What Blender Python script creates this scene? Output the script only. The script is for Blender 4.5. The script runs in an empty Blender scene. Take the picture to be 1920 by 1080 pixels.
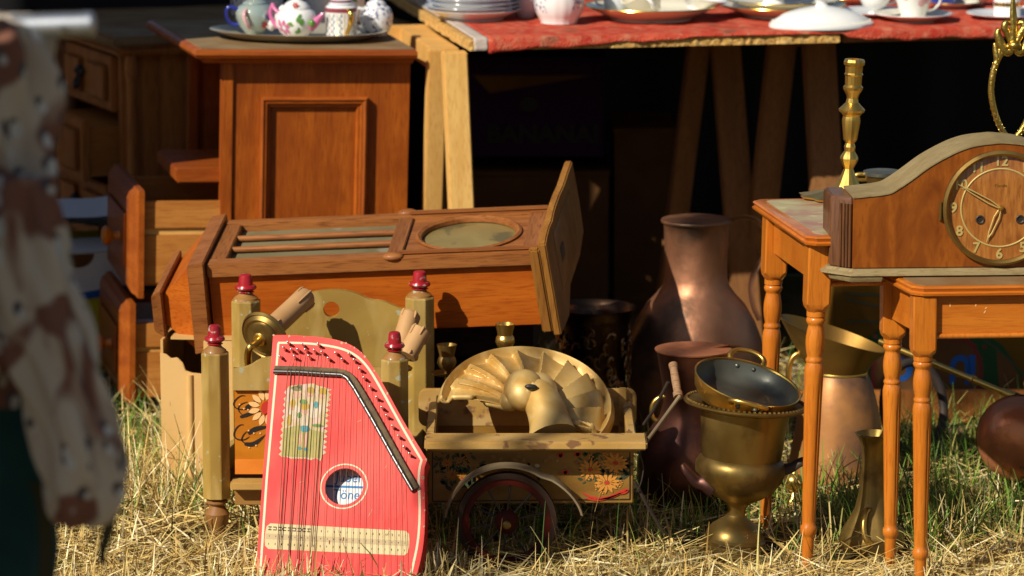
import bpy, bmesh, math, random
import numpy as np
from mathutils import Vector, Matrix, Euler
R = math.radians
random.seed(7)
rng = np.random.default_rng(11)
S = bpy.context.scene
COL = S.collection

# ------------------------------------------------------------------ camera, sky, sun, exposure
PITCH = R(10.3); CAMH = 1.7; CAMY = -7.0; F = 7008.0
cam = bpy.data.cameras.new('camera'); camo = bpy.data.objects.new('camera', cam); COL.objects.link(camo)
camo.location = (0, CAMY, CAMH); camo.rotation_euler = (R(90) - PITCH, 0, 0)
cam.sensor_width = 36; cam.lens = 36 * F / 1920; cam.clip_end = 3000; cam.clip_start = .1
cam.dof.use_dof = True; cam.dof.focus_distance = 6.75; cam.dof.aperture_fstop = 4.5
S.camera = camo
W = bpy.data.worlds.new('World'); S.world = W; W.use_nodes = True
nt = W.node_tree; bg = nt.nodes['Background']; sky = nt.nodes.new('ShaderNodeTexSky')
sky.sky_type = 'NISHITA'; sky.sun_disc = False
SUN_EL, SUN_AZ = R(37), R(44)
sky.sun_elevation = SUN_EL; sky.sun_rotation = R(180) + SUN_AZ
nt.links.new(sky.outputs[0], bg.inputs[0]); bg.inputs[1].default_value = .05
sl = bpy.data.lights.new('sun', 'SUN'); sl.energy = 5.0; sl.angle = R(.5); sl.color = (1, .93, .80)
so = bpy.data.objects.new('sun', sl); COL.objects.link(so)
sd = Vector((math.sin(SUN_AZ) * math.cos(SUN_EL), math.cos(SUN_AZ) * math.cos(SUN_EL), -math.sin(SUN_EL)))
so.rotation_euler = sd.to_track_quat('-Z', 'Y').to_euler(); so.location = (-4, -5, 6)
vs = S.view_settings; vs.view_transform = 'Standard'; vs.look = 'None'; vs.gamma = 1; vs.exposure = 0.08; vs.use_curve_mapping = False
S.cycles.max_bounces = 6

# ------------------------------------------------------------------ where a line of sight meets the place
FW = Vector((0, math.cos(PITCH), -math.sin(PITCH))); UP = Vector((0, math.sin(PITCH), math.cos(PITCH))); RT = Vector((1, 0, 0))
C0 = Vector((0, CAMY, CAMH))
def ray(u, v): return FW + RT * ((u - 960) / F) + UP * ((540 - v) / F)
def P(u, v, Y):
    d = ray(u, v); return C0 + d * ((Y - CAMY) / d.y)
def PG(u, v, z=0.0):
    d = ray(u, v); return C0 + d * ((z - CAMH) / d.z)
def mpp(Y, z=.3): return ((Y - CAMY) * math.cos(PITCH) + (CAMH - z) * math.sin(PITCH)) / F
def Z(v, Y): return P(960, v, Y).z

# ------------------------------------------------------------------ materials
MATS = {}
def ramp(nt, fac, a, b, lo=.35, hi=.65):
    mr = nt.nodes.new('ShaderNodeMapRange'); mr.inputs[1].default_value = lo; mr.inputs[2].default_value = hi
    nt.links.new(fac, mr.inputs[0])
    mx = nt.nodes.new('ShaderNodeMix'); mx.data_type = 'RGBA'
    nt.links.new(mr.outputs[0], mx.inputs[0])
    for i, c in ((6, a), (7, b)):
        if isinstance(c, tuple): mx.inputs[i].default_value = (*c, 1)
        else: nt.links.new(c, mx.inputs[i])
    return mx.outputs[2]
def mat(name, base, rough=.5, metal=0., coat=0., var=None, scale=6., stretch=(1, 1, 1), grain=None, gscale=60., gstretch=None,
        spots=None, sscale=9., slo=.6, shi=.66, bump=0., bscale=120., bstretch=None, spec=.35, rvar=0., dist=.6, lo=.35, hi=.65, coatr=.12, sheen=0., bdist=.002):
    m = bpy.data.materials.new(name); m.use_nodes = True; nt = m.node_tree; L = nt.links.new; N = nt.nodes.new
    b = nt.nodes['Principled BSDF']
    tc = N('ShaderNodeTexCoord'); oi = N('ShaderNodeObjectInfo')
    ad = N('ShaderNodeVectorMath'); ad.operation = 'ADD'
    cx = N('ShaderNodeCombineXYZ'); ml = N('ShaderNodeMath'); ml.operation = 'MULTIPLY'; ml.inputs[1].default_value = 5.3
    L(oi.outputs['Random'], ml.inputs[0])
    for i in range(3): L(ml.outputs[0], cx.inputs[i])
    L(tc.outputs['Object'], ad.inputs[0]); L(cx.outputs[0], ad.inputs[1])
    def noise(sc, st, det=4, d=0.):
        mp = N('ShaderNodeMapping'); mp.inputs['Scale'].default_value = st or (1, 1, 1); L(ad.outputs[0], mp.inputs[0])
        n = N('ShaderNodeTexNoise'); n.inputs['Scale'].default_value = sc; n.inputs['Detail'].default_value = det; n.inputs['Distortion'].default_value = d
        L(mp.outputs[0], n.inputs[0]); return n.outputs[0]
    c = base; n1 = None
    if var:
        n1 = noise(scale, stretch, 4, dist); c = ramp(nt, n1, c, var, lo, hi)
    if grain:
        n2 = noise(gscale, gstretch or stretch, 3, .3); c = ramp(nt, n2, c, grain, .48, .72)
    if spots:
        n3 = noise(sscale, None, 5, .2); c = ramp(nt, n3, c, spots, slo, shi)
    if isinstance(c, tuple): b.inputs['Base Color'].default_value = (*c, 1)
    else: L(c, b.inputs['Base Color'])
    b.inputs['Roughness'].default_value = rough; b.inputs['Metallic'].default_value = metal
    b.inputs['Specular IOR Level'].default_value = spec
    b.inputs['Coat Weight'].default_value = coat; b.inputs['Coat Roughness'].default_value = coatr
    if sheen: b.inputs['Sheen Weight'].default_value = sheen
    if rvar:
        n4 = noise(14., None, 4); mr = N('ShaderNodeMapRange'); mr.inputs[1].default_value = .3; mr.inputs[2].default_value = .7
        mr.inputs[3].default_value = max(.03, rough - rvar); mr.inputs[4].default_value = rough + rvar; L(n4, mr.inputs[0]); L(mr.outputs[0], b.inputs['Roughness'])
    if bump:
        bp = N('ShaderNodeBump'); bp.inputs['Strength'].default_value = bump; bp.inputs['Distance'].default_value = bdist
        L(noise(bscale, bstretch, 3), bp.inputs['Height']); L(bp.outputs[0], b.inputs['Normal'])
    MATS[name] = m
    return m
ZS, XS, YS = (9, 9, .7), (.7, 9, 9), (9, .7, 9)
def wood(name, a, b, g, st, **k):
    o = dict(rough=.45, coat=.12, spec=.25, scale=2.6, gscale=34., bump=.12, bscale=40., bstretch=st); o.update(k)
    return mat(name, a, var=b, stretch=st, grain=g, **o)
m_cab = wood('cherry_upright', (.40, .100, .009), (.27, .056, .006), (.20, .040, .005), ZS, spots=(.24, .05, .005), sscale=11, slo=.48, shi=.72, dist=1.2)
m_cabx = wood('cherry_along', (.38, .092, .009), (.27, .055, .006), (.21, .042, .005), XS)
m_caby = wood('cherry_deep', (.38, .095, .010), (.26, .055, .006), (.21, .045, .005), YS)
m_pine = wood('drawer_pine', (.52, .21, .042), (.42, .15, .025), (.36, .12, .02), XS, coat=0, rough=.6)
m_tres = wood('raw_pine', (.76, .46, .14), (.66, .36, .095), (.60, .31, .08), ZS, coat=0, rough=.65)
m_tresx = wood('raw_pine_along', (.74, .42, .12), (.64, .34, .085), (.58, .29, .07), XS, coat=0, rough=.65)
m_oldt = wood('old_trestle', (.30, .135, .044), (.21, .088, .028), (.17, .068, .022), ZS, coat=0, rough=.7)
m_nest = wood('orange_stain', (.58, .185, .018), (.50, .14, .012), (.42, .11, .010), ZS, coat=.5, rough=.35, scale=2)
m_nestx = wood('orange_stain_along', (.56, .17, .016), (.47, .125, .011), (.40, .10, .010), XS, coat=.5, rough=.35)
m_case = wood('case_red', (.50, .125, .010), (.38, .08, .006), (.32, .062, .005), XS)
m_door = wood('case_door', (.34, .125, .032), (.24, .078, .018), (.15, .045, .011), XS, coat=.1, rough=.5)
m_doory = wood('case_door_cross', (.32, .12, .032), (.22, .075, .018), (.14, .043, .011), YS, coat=.15, rough=.5)
m_crest = wood('case_crest', (.33, .145, .026), (.24, .095, .016), (.18, .066, .012), ZS, coat=.1, rough=.5)
m_waln = wood('walnut_figured', (.29, .080, .009), (.15, .035, .005), (.20, .048, .006), (5, 5, 1.6), coat=.5, rough=.32, scale=3.2, dist=2.2, gscale=30)
m_wald = wood('walnut_dark', (.16, .065, .024), (.10, .038, .014), (.06, .022, .01), ZS, coat=.35)
m_dial = wood('dial_veneer', (.46, .18, .035), (.33, .11, .02), (.24, .07, .013), (6, 6, 1), coat=.2, scale=8, dist=2.)
m_side = wood('sideboard_oak', (.50, .19, .045), (.36, .125, .03), (.24, .08, .018), ZS, coat=.4)
m_carve = mat('carved_oak', (.22, .085, .025), .5, var=(.09, .03, .01), scale=30, spots=(.34, .18, .06), sscale=55, bump=.9, bscale=70, coat=.2)
m_dusty = mat('dusty_top', (.27, .185, .095), .75, spec=.15, var=(.20, .11, .045), scale=9, bump=.1)
m_dustx = mat('dusty_clock_top', (.30, .23, .115), .8, spec=.1, var=(.24, .18, .085), scale=12, grain=(.20, .13, .055), gstretch=(1, 6, 1))
m_print = mat('picture_print', (.42, .40, .19), .5, var=(.34, .15, .10), scale=14, spots=(.55, .47, .22), sscale=20, coat=.2)
m_chip = mat('chipboard', (.66, .39, .105), .85, var=(.44, .22, .05), scale=70, grain=(.80, .54, .2), gscale=130, spots=(.28, .14, .04), sscale=95, slo=.66, shi=.7, bump=1., bscale=110, bdist=.006)
m_rug = mat('red_rug', (.60, .10, .055), .95, spec=.05, var=(.42, .04, .025), scale=14, grain=(.56, .19, .11), gscale=45, spots=(.24, .10, .06), sscale=13, slo=.62, shi=.72, bump=1., bscale=230, bdist=.004, sheen=0)
m_selv = mat('rug_selvage', (.55, .46, .40), .95, var=(.47, .38, .32), scale=60, bump=.5, bscale=300)
m_brass = mat('old_brass', (.36, .24, .07), .42, .85, var=(.25, .155, .042), scale=8, spots=(.13, .08, .03), sscale=13, slo=.54, shi=.66, rvar=.14, bump=.15, bscale=35, grain=(.27, .165, .045), gscale=9, gstretch=(2.5, 2.5, .5))
m_brassb = mat('polished_brass', (.80, .54, .14), .30, .95, var=(.70, .44, .10), scale=12, rvar=.06, bump=.04, bscale=60)
m_gilt = mat('rough_gilt', (.66, .47, .12), .36, 1, var=(.48, .32, .07), scale=40, bump=.8, bscale=150)
m_gold = mat('gold_paint', (.64, .43, .15), .5, .25, var=(.50, .29, .07), scale=10, grain=(.66, .46, .18), gscale=30, coat=.2, bump=.15, bscale=60)
m_copper = mat('copper', (.47, .215, .115), .48, .7, var=(.31, .14, .075), scale=6, spots=(.13, .08, .05), sscale=9, slo=.55, shi=.70, rvar=.14, bump=.5, bscale=48, grain=(.30, .155, .085), gscale=9, gstretch=(2.5, 2.5, .5))
m_copdark = mat('copper_burnished', (.13, .05, .03), .42, .8, var=(.055, .026, .024), scale=7, spots=(.27, .10, .05), sscale=6, slo=.56, shi=.68, rvar=.1, bump=.15, bscale=40)
m_coprb = mat('copper_bright', (.74, .28, .12), .34, .55, var=(.60, .22, .11), scale=12, rvar=.08, bump=.35, bscale=70)
m_bronze = mat('dark_bronze', (.11, .06, .035), .3, 1, var=(.06, .035, .025), scale=20, bump=.2, bscale=90)
m_tin = mat('tin_lining', (.20, .21, .175), .42, .7, var=(.11, .115, .095), scale=9, rvar=.1)
m_iron = mat('dark_iron', (.035, .027, .023), .5, .2, var=(.06, .042, .032), scale=20)
m_steel = mat('steel_pin', (.62, .60, .56), .3, 1)
m_pipe = mat('galvanised_pipe', (.55, .58, .62), .4, .9, var=(.45, .48, .52), scale=12)
m_zith = mat('zither_red', (.74, .040, .030), .5, coat=.08, spec=.3, var=(.66, .030, .026), scale=5, grain=(.78, .062, .045), gscale=14, gstretch=(5, 1, 1), spots=(.80, .10, .075), sscale=3, slo=.5, shi=.75)
m_cream = mat('cream_line', (.78, .62, .42), .6)
m_felt = mat('dusty_felt', (.17, .115, .06), .95, var=(.10, .07, .04), scale=60, bump=.8, bscale=200)
m_rod = mat('bridge_metal', (.14, .13, .125), .35, .9)
m_string = mat('string_steel', (.20, .13, .09), .45, .6)
m_stringw = mat('wound_string', (.17, .10, .06), .5, .5)
m_paper = mat('old_paper', (.70, .56, .31), .8, var=(.58, .44, .22), scale=14, grain=(.64, .50, .28), gscale=60)
m_paperd = mat('old_paper_band', (.50, .38, .21), .8)
m_white = mat('white_paper', (.72, .72, .72), .7, var=(.64, .65, .66), scale=8)
m_ink = mat('ink', (.03, .025, .02), .7)
m_blue = mat('blue_ink', (.02, .19, .45), .6)
m_olive = mat('olive_paint', (.39, .25, .055), .5, var=(.29, .175, .036), scale=7, grain=(.47, .33, .11), gscale=26, gstretch=(1, 1, .25), spots=(.38, .37, .24), sscale=44, slo=.66, shi=.69, coat=.15, bump=.1, bscale=60)
m_olivedk = mat('olive_brown', (.34, .17, .04), .5, var=(.25, .11, .03), scale=9, spots=(.40, .38, .26), sscale=30, slo=.63, shi=.67, coat=.2)
m_finial = mat('red_paint', (.40, .012, .02), .35, coat=.4, var=(.30, .01, .018), scale=12, spots=(.44, .33, .28), sscale=46, slo=.60, shi=.64)
m_orange = mat('orange_paint', (.56, .19, .008), .45, var=(.44, .14, .008), scale=8, stretch=(1, 1, 3), coat=.2)
m_oranger = mat('orange_light', (.80, .27, .035), .5, var=(.68, .20, .02), scale=9)
m_cart = mat('cart_paint', (.32, .165, .028), .5, var=(.21, .10, .016), scale=6, stretch=(1, 1, 3), coat=.25, spots=(.16, .07, .02), sscale=20, slo=.62, shi=.7)
m_cartl = mat('cart_paint_light', (.52, .31, .085), .5, var=(.42, .235, .06), scale=10, coat=.15, spots=(.22, .11, .045), sscale=26, slo=.58, shi=.64, grain=(.52, .33, .12), gscale=30, gstretch=(.3, 1, 1))
m_black = mat('black_paint', (.022, .018, .015), .5, coat=.1)
m_petal = mat('petal_orange', (.60, .25, .04), .6)
m_petalp = mat('petal_peach', (.85, .52, .21), .6)
m_pred = mat('petal_red', (.52, .035, .02), .6)
m_leaf = mat('leaf_dark', (.045, .06, .03), .6)
m_leafg = mat('leaf_green', (.10, .25, .04), .5, coat=.4)
m_pink = mat('petal_pink', (.55, .13, .30), .35, coat=.5)
m_pinkl = mat('petal_pale_pink', (.70, .38, .40), .4, coat=.4)
m_cobalt = mat('cobalt', (.02, .03, .26), .25, coat=.5)
m_maroon = mat('maroon_band', (.26, .05, .07), .3, coat=.5)
m_rubber = mat('wheel_paint', (.05, .028, .018), .7, spec=.15, var=(.03, .016, .012), scale=12)
m_wred = mat('wheel_red', (.12, .016, .010), .7, spec=.1, var=(.035, .012, .009), scale=14)
m_fender = mat('fender_grey', (.25, .185, .105), .65, spec=.2, var=(.15, .105, .06), scale=9)
m_china = mat('white_china', (.82, .82, .80), .18, coat=.7, coatr=.05)
m_chinab = mat('bluish_china', (.62, .66, .70), .2, coat=.7, coatr=.05)
m_cream_c = mat('cream_china', (.80, .74, .58), .2, coat=.7, coatr=.05)
m_edge = mat('blue_edge', (.27, .31, .42), .3, coat=.5)
m_lustre = mat('lustre_glaze', (.40, .52, .50), .14, .35, coat=.8, coatr=.04, var=(.46, .50, .42), scale=10)
m_goldgl = mat('gold_glaze', (.78, .50, .10), .2, 1)
m_speck = mat('speckled_china', (.76, .76, .78), .25, coat=.5, spots=(.03, .05, .20), sscale=120, slo=.56, shi=.6, var=(.45, .04, .05), scale=45, lo=.66, hi=.7)
m_tray = mat('tray_silver', (.56, .48, .34), .35, .45, var=(.52, .48, .38), scale=6)
m_wax = mat('candle_sleeve', (.54, .32, .14), .55, spec=.2, var=(.46, .25, .10), scale=9, coat=.15)
m_carton = mat('tan_carton', (.66, .41, .155), .8, var=(.58, .34, .11), scale=6, bump=.15, bscale=90)
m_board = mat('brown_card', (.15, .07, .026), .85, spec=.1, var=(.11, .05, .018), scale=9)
m_yel = mat('yellow_print', (.58, .47, .02), .6, var=(.52, .40, .02), scale=6)
m_yeld = mat('ochre_print', (.17, .085, .008), .8, spec=.1, var=(.13, .06, .007), scale=7)  # darkened so that shade on the ochre carton sits in the colour
m_bluep = mat('blue_print', (.012, .10, .38), .6)
m_green = mat('green_print', (.012, .06, .012), .7)
m_redp = mat('red_print', (.20, .022, .018), .7)
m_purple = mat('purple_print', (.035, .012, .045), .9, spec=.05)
m_emb = mat('white_embossed', (.78, .78, .80), .6, bump=1., bscale=190, bdist=.004)
m_cloth_d = mat('black_cloth', (.012, .011, .013), .95)
m_teal = mat('teal_cloth', (.016, .075, .072), .9, var=(.010, .050, .052), scale=9, bump=.3, bscale=300)
m_strap = mat('olive_strap', (.055, .05, .022), .9, bump=.4, bscale=300)
m_plank = wood('grey_plank', (.33, .19, .10), (.24, .13, .07), (.16, .08, .04), XS, coat=0, rough=.75)
m_dustg = mat('dusty_glass', (.20, .165, .09), .65, spec=.08, var=(.14, .115, .06), scale=7, coat=.0, spots=(.22, .20, .14), sscale=12)
m_dialg = mat('yellowed_dial', (.36, .26, .09), .34, .3, spec=.2, var=(.26, .19, .06), scale=9, coat=.12, spots=(.18, .14, .06), sscale=14, bump=.08, bscale=12)
m_greyb = mat('sky_board', (.33, .37, .40), .7)
def glass_mat():
    m = bpy.data.materials.new('clock_glass'); m.use_nodes = True; nt = m.node_tree; nt.nodes.clear()
    o = nt.nodes.new('ShaderNodeOutputMaterial'); t = nt.nodes.new('ShaderNodeBsdfTransparent'); g = nt.nodes.new('ShaderNodeBsdfGlossy'); g.inputs[1].default_value = .05
    lw = nt.nodes.new('ShaderNodeLayerWeight'); lw.inputs[0].default_value = .5; pw = nt.nodes.new('ShaderNodeMath'); pw.operation = 'POWER'; pw.inputs[1].default_value = 4; nt.links.new(lw.outputs['Facing'], pw.inputs[0]); f = nt.nodes.new('ShaderNodeMath'); f.operation = 'MULTIPLY_ADD'; f.inputs[1].default_value = .8; f.inputs[2].default_value = .05; nt.links.new(pw.outputs[0], f.inputs[0]); x = nt.nodes.new('ShaderNodeMixShader')
    nt.links.new(f.outputs[0], x.inputs[0]); nt.links.new(t.outputs[0], x.inputs[1]); nt.links.new(g.outputs[0], x.inputs[2]); nt.links.new(x.outputs[0], o.inputs[0]); return m
m_glass = glass_mat()
m_dialgilt = mat('dial_gilt', (.66, .50, .17), .45, .3)

# ------------------------------------------------------------------ mesh builder
class MB:
    """Collects geometry for ONE mesh object. inv: world -> thing coordinates when points are given in the world."""
    def __init__(s, T=None): s.bm = bmesh.new(); s.inv = T['inv'] if T else None; s.X = None
    def v(s, p):
        p = Vector(p)
        if s.X is not None: p = s.X @ p
        if s.inv is not None: p = s.inv @ p
        return s.bm.verts.new(p)
    def face(s, pts):
        return s.bm.faces.new([s.v(p) for p in pts])
    def hexa(s, b, t):
        vb = [s.v(p) for p in b]; vt = [s.v(p) for p in t]; n = len(vb)
        s.bm.faces.new(vb[::-1]); s.bm.faces.new(vt)
        for i in range(n): s.bm.faces.new((vb[i], vb[(i + 1) % n], vt[(i + 1) % n], vt[i]))
        return s
    def box(s, x0, x1, y0, y1, z0, z1):
        return s.hexa([(x0, y0, z0), (x1, y0, z0), (x1, y1, z0), (x0, y1, z0)], [(x0, y0, z1), (x1, y0, z1), (x1, y1, z1), (x0, y1, z1)])
    def prism(s, pts, vec):
        vec = Vector(vec); return s.hexa([Vector(p) for p in pts], [Vector(p) + vec for p in pts])
    def lathe(s, org, prof, n=32, mod=None, M=None, cap0=True, cap1=True, sx=1., sy=1.):
        org = Vector(org); rings = []
        for (r, z) in prof:
            ring = []
            for k in range(n):
                a = 2 * math.pi * k / n; rr = r * (mod(a, z) if mod else 1)
                p = Vector((rr * math.cos(a) * sx, rr * math.sin(a) * sy, z))
                if M is not None: p = M @ p
                ring.append(s.v(org + p))
            rings.append(ring)
        for a, b in zip(rings, rings[1:]):
            for k in range(n): s.bm.faces.new((a[k], a[(k + 1) % n], b[(k + 1) % n], b[k]))
        if cap0: s.bm.faces.new(rings[0][::-1])
        if cap1: s.bm.faces.new(rings[-1])
        return s
    def loft(s, secs, cap=True, closed=True):
        rings = [[s.v(p) for p in sec] for sec in secs]; n = len(rings[0])
        for a, b in zip(rings, rings[1:]):
            for k in range(n if closed else n - 1): s.bm.faces.new((a[k], a[(k + 1) % n], b[(k + 1) % n], b[k]))
        if cap and closed: s.bm.faces.new(rings[0][::-1]); s.bm.faces.new(rings[-1])
        return s
    def tube(s, pts, r, n=10, closed=False, sq=1., smooth=0):
        pts = [Vector(p) for p in pts]
        for _ in range(smooth):
            q = []; m = len(pts)
            for i in range(m if closed else m - 1):
                a, b = pts[i], pts[(i + 1) % m]; q += [a * .75 + b * .25, a * .25 + b * .75]
            if not closed: q = [pts[0]] + q + [pts[-1]]
            if isinstance(r, (list, tuple)):
                rr = []
                for i in range(m if closed else m - 1):
                    a, b = r[i], r[(i + 1) % m]; rr += [a * .75 + b * .25, a * .25 + b * .75]
                r = rr if closed else [r[0]] + rr + [r[-1]]
            pts = q
        rings = []; m = len(pts); nrm = None
        for i, p in enumerate(pts):
            a = pts[i - 1] if (i > 0 or closed) else p; b = pts[(i + 1) % m] if (i < m - 1 or closed) else p
            t = (b - a).normalized()
            if nrm is None: nrm = t.orthogonal().normalized()
            nrm = (nrm - t * nrm.dot(t))
            nrm = nrm.normalized() if nrm.length > 1e-6 else t.orthogonal().normalized()
            bi = t.cross(nrm); rr = r[i] if isinstance(r, (list, tuple)) else r
            rings.append([s.v(p + nrm * rr * math.cos(2 * math.pi * k / n) + bi * rr * sq * math.sin(2 * math.pi * k / n)) for k in range(n)])
        for i in range(m if closed else m - 1):
            a, b = rings[i], rings[(i + 1) % m]
            for k in range(n): s.bm.faces.new((a[k], a[(k + 1) % n], b[(k + 1) % n], b[k]))
        if not closed: s.bm.faces.new(rings[0][::-1]); s.bm.faces.new(rings[-1])
        return s
    def ball(s, c, r, n=16, M=None, sx=1., sy=1., sz=1.):
        pr = [(max(1e-4, r * math.sin(math.pi * i / 10)), -r * sz * math.cos(math.pi * i / 10)) for i in range(11)]
        return s.lathe(c, pr, n, M=M, sx=sx, sy=sy)
def part(name, mb, m, parent=None, bevel=0., seg=2, smooth=True, label=None, kind=None, ang=38):
    bm = mb.bm
    bmesh.ops.recalc_face_normals(bm, faces=bm.faces[:])
    if bevel:
        es = [e for e in bm.edges if len(e.link_faces) == 2 and e.calc_face_angle(0) > R(40)]
        bmesh.ops.bevel(bm, geom=es, offset=bevel, segments=seg, affect='EDGES', clamp_overlap=True)
    me = bpy.data.meshes.new(name); bm.to_mesh(me); bm.free()
    if smooth:
        me.polygons.foreach_set('use_smooth', [True] * len(me.polygons)); me.set_sharp_from_angle(angle=R(ang))
    me.materials.append(m)
    o = bpy.data.objects.new(name, me); COL.objects.link(o)
    if parent is not None: o.parent = parent['o'] if isinstance(parent, dict) else parent
    if label: o['label'] = label
    if kind: o['kind'] = kind
    return o
def tag(o, label, cat, group=None):
    o['label'] = label; o['category'] = cat
    if group: o['group'] = group
    return o
def thing(name, label, cat, loc=(0, 0, 0), rot=(0, 0, 0), group=None, M=None):
    o = bpy.data.objects.new(name, None); COL.objects.link(o); o.empty_display_size = .05
    if M is None: M = Matrix.Translation(Vector(loc)) @ Euler(rot).to_matrix().to_4x4()
    o.matrix_world = M
    tag(o, label, cat, group)
    return {'o': o, 'M': M, 'inv': M.inverted()}
def copy_tree(o, parent=None):
    c = o.copy(); COL.objects.link(c)
    if parent is not None: c.parent = parent
    for ch in list(o.children): copy_tree(ch, c)
    return c
def struct(o): o['kind'] = 'structure'; return o
def frame(org, xa, ya):
    """matrix with X along xa, Y along ya made square to it, Z out of the plane"""
    x = Vector(xa).normalized(); y = Vector(ya); y = (y - x * y.dot(x)).normalized(); z = x.cross(y)
    M = Matrix((x, y, z)).transposed().to_4x4(); M.translation = Vector(org); return M
class Pl:
    """plane z=0 of a matrix; at(u,v) gives plane coordinates where that line of sight meets it"""
    def __init__(s, M): s.M = M; s.inv = M.inverted(); s.n = M.col[2].xyz; s.o = M.translation
    def at(s, u, v, h=0.):
        d = ray(u, v); t = (s.o - C0).dot(s.n) / d.dot(s.n); q = s.inv @ (C0 + d * t); return Vector((q.x, q.y, h))
def fill_holes(mb, outer, holes, z0, z1):
    """plate with real openings: outer/holes are lists of 2D points"""
    bm = mb.bm; loops0 = []; loops1 = []
    for z, store in ((z0, loops0), (z1, loops1)):
        es = []
        for lp in [outer] + holes:
            vs_ = [mb.v((p[0], p[1], z)) for p in lp]; store.append(vs_)
            es += [bm.edges.new((vs_[i], vs_[(i + 1) % len(vs_)])) for i in range(len(vs_))]
        bmesh.ops.triangle_fill(bm, edges=es, use_beauty=True)
    for a, b in zip(loops0, loops1):
        for i in range(len(a)):
            j = (i + 1) % len(a)
            bm.faces.new((a[i], a[j], b[j], b[i]))
    return mb
def circ(cx, cy, rx, ry=None, n=28, a0=0): return [(cx + rx * math.cos(a0 + 2 * math.pi * k / n), cy + (ry or rx) * math.sin(a0 + 2 * math.pi * k / n)) for k in range(n)]
def text_part(name, txt, size, M, m, parent, bold=0., ext=.0003, align='CENTER', sx=1.):
    cu = bpy.data.curves.new(name, 'FONT'); cu.body = txt; cu.size = size; cu.align_x = align; cu.align_y = 'CENTER'; cu.extrude = ext; cu.offset = bold; cu.resolution_u = 3
    o = bpy.data.objects.new(name, cu); COL.objects.link(o)
    dg = bpy.context.evaluated_depsgraph_get(); me = bpy.data.meshes.new_from_object(o.evaluated_get(dg))
    bpy.data.objects.remove(o)
    me.transform(M @ Matrix.Diagonal((sx, 1, 1, 1))); me.materials.clear(); me.materials.append(m); me.name = name
    q = bpy.data.objects.new(name, me); COL.objects.link(q); q.parent = parent['o'] if isinstance(parent, dict) else parent
    return q
def strip(mb, pts, w, h):
    """flat painted line of width w on plane height h"""
    pts = [Vector((p[0], p[1], h)) for p in pts]; L_, R_ = [], []
    for i, p in enumerate(pts):
        a = pts[max(0, i - 1)]; b = pts[min(len(pts) - 1, i + 1)]; t = (b - a).normalized(); nn = Vector((-t.y, t.x, 0))
        ww = w[i] if isinstance(w, (list, tuple)) else w
        L_.append(mb.v(p + nn * ww / 2)); R_.append(mb.v(p - nn * ww / 2))
    for i in range(len(pts) - 1): mb.bm.faces.new((L_[i], R_[i], R_[i + 1], L_[i + 1]))
def leafpoly(cx, cy, l, w, a, n=7):
    ca, sa = math.cos(a), math.sin(a); up, dn = [], []
    for i in range(n + 1):
        t = i / n; x = l * t; y = w / 2 * math.sin(math.pi * t) ** .8 if 0 < t < 1 else 0
        up.append((cx + x * ca - y * sa, cy + x * sa + y * ca))
        if 0 < i < n: dn.append((cx + x * ca + y * sa, cy + x * sa - y * ca))
    return up + dn[::-1]
def smooth2(pts, it=2):
    for _ in range(it):
        q = [pts[0]]
        for a, b in zip(pts, pts[1:]): q += [(a[0] * .75 + b[0] * .25, a[1] * .75 + b[1] * .25), (a[0] * .25 + b[0] * .75, a[1] * .25 + b[1] * .75)]
        pts = q + [pts[-1]]
    return pts
# ================================================================== SETTING
def ground_z(x, y): return 0.0
def build_ground():
    m = mat('trodden_straw_soil', (.22, .15, .06), .95, spec=.05, var=(.10, .075, .03), scale=3, grain=(.34, .25, .10), gscale=90, spots=(.07, .075, .02), sscale=2.2, slo=.50, shi=.62, bump=1., bscale=160, bdist=.01)
    mb = MB(); bm = mb.bm
    xs = [-1500, -200, -40, -8, -3] + list(np.linspace(-1.6, 1.6, 33)) + [3, 8, 40, 200, 1500]
    ys = [-1500, -200, -40, -12, -6, -3] + list(np.linspace(-1.4, 3, 30)) + [6, 15, 60, 300, 1500]
    g = [[bm.verts.new((x, y, (random.uniform(-.010, .006) if abs(x) < 1.7 and -1.5 < y < 3.1 else 0))) for y in ys] for x in xs]
    for i in range(len(xs) - 1):
        for j in range(len(ys) - 1): bm.faces.new((g[i][j], g[i + 1][j], g[i + 1][j + 1], g[i][j + 1]))
    struct(part('ground', mb, m))
build_ground()

# unseen tall cupboard added at the side: keeps the sun off the sideboard and the drawer fronts
T = thing('shade_wardrobe', 'unseen tall cupboard added to shade the old sideboard', 'shade_wardrobe', (-1.96, .55, 0), (0, 0, R(6)))
mb = MB().box(-.62, .62, -.25, .25, .08, 2.48); part('carcass', mb, m_side, T, .006)
part('cornice', MB().box(-.67, .67, -.29, .27, 2.483, 2.56), m_side, T, .015)
for s in (-1, 1):
    d = part('door', MB().box(s * .31 - .295, s * .31 + .295, -.275, -.253, .12, 2.42), m_cab, T, .005)
    part('handle', MB().ball((s * .05, -.29, 1.0), .018), m_brass, d)
for x in (-.55, .55):
    for y in (-.2, .2): part('leg', MB().lathe((x, y, 0), [(.03, 0), (.045, .04), (.035, .078)], 16), m_side, T)

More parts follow.
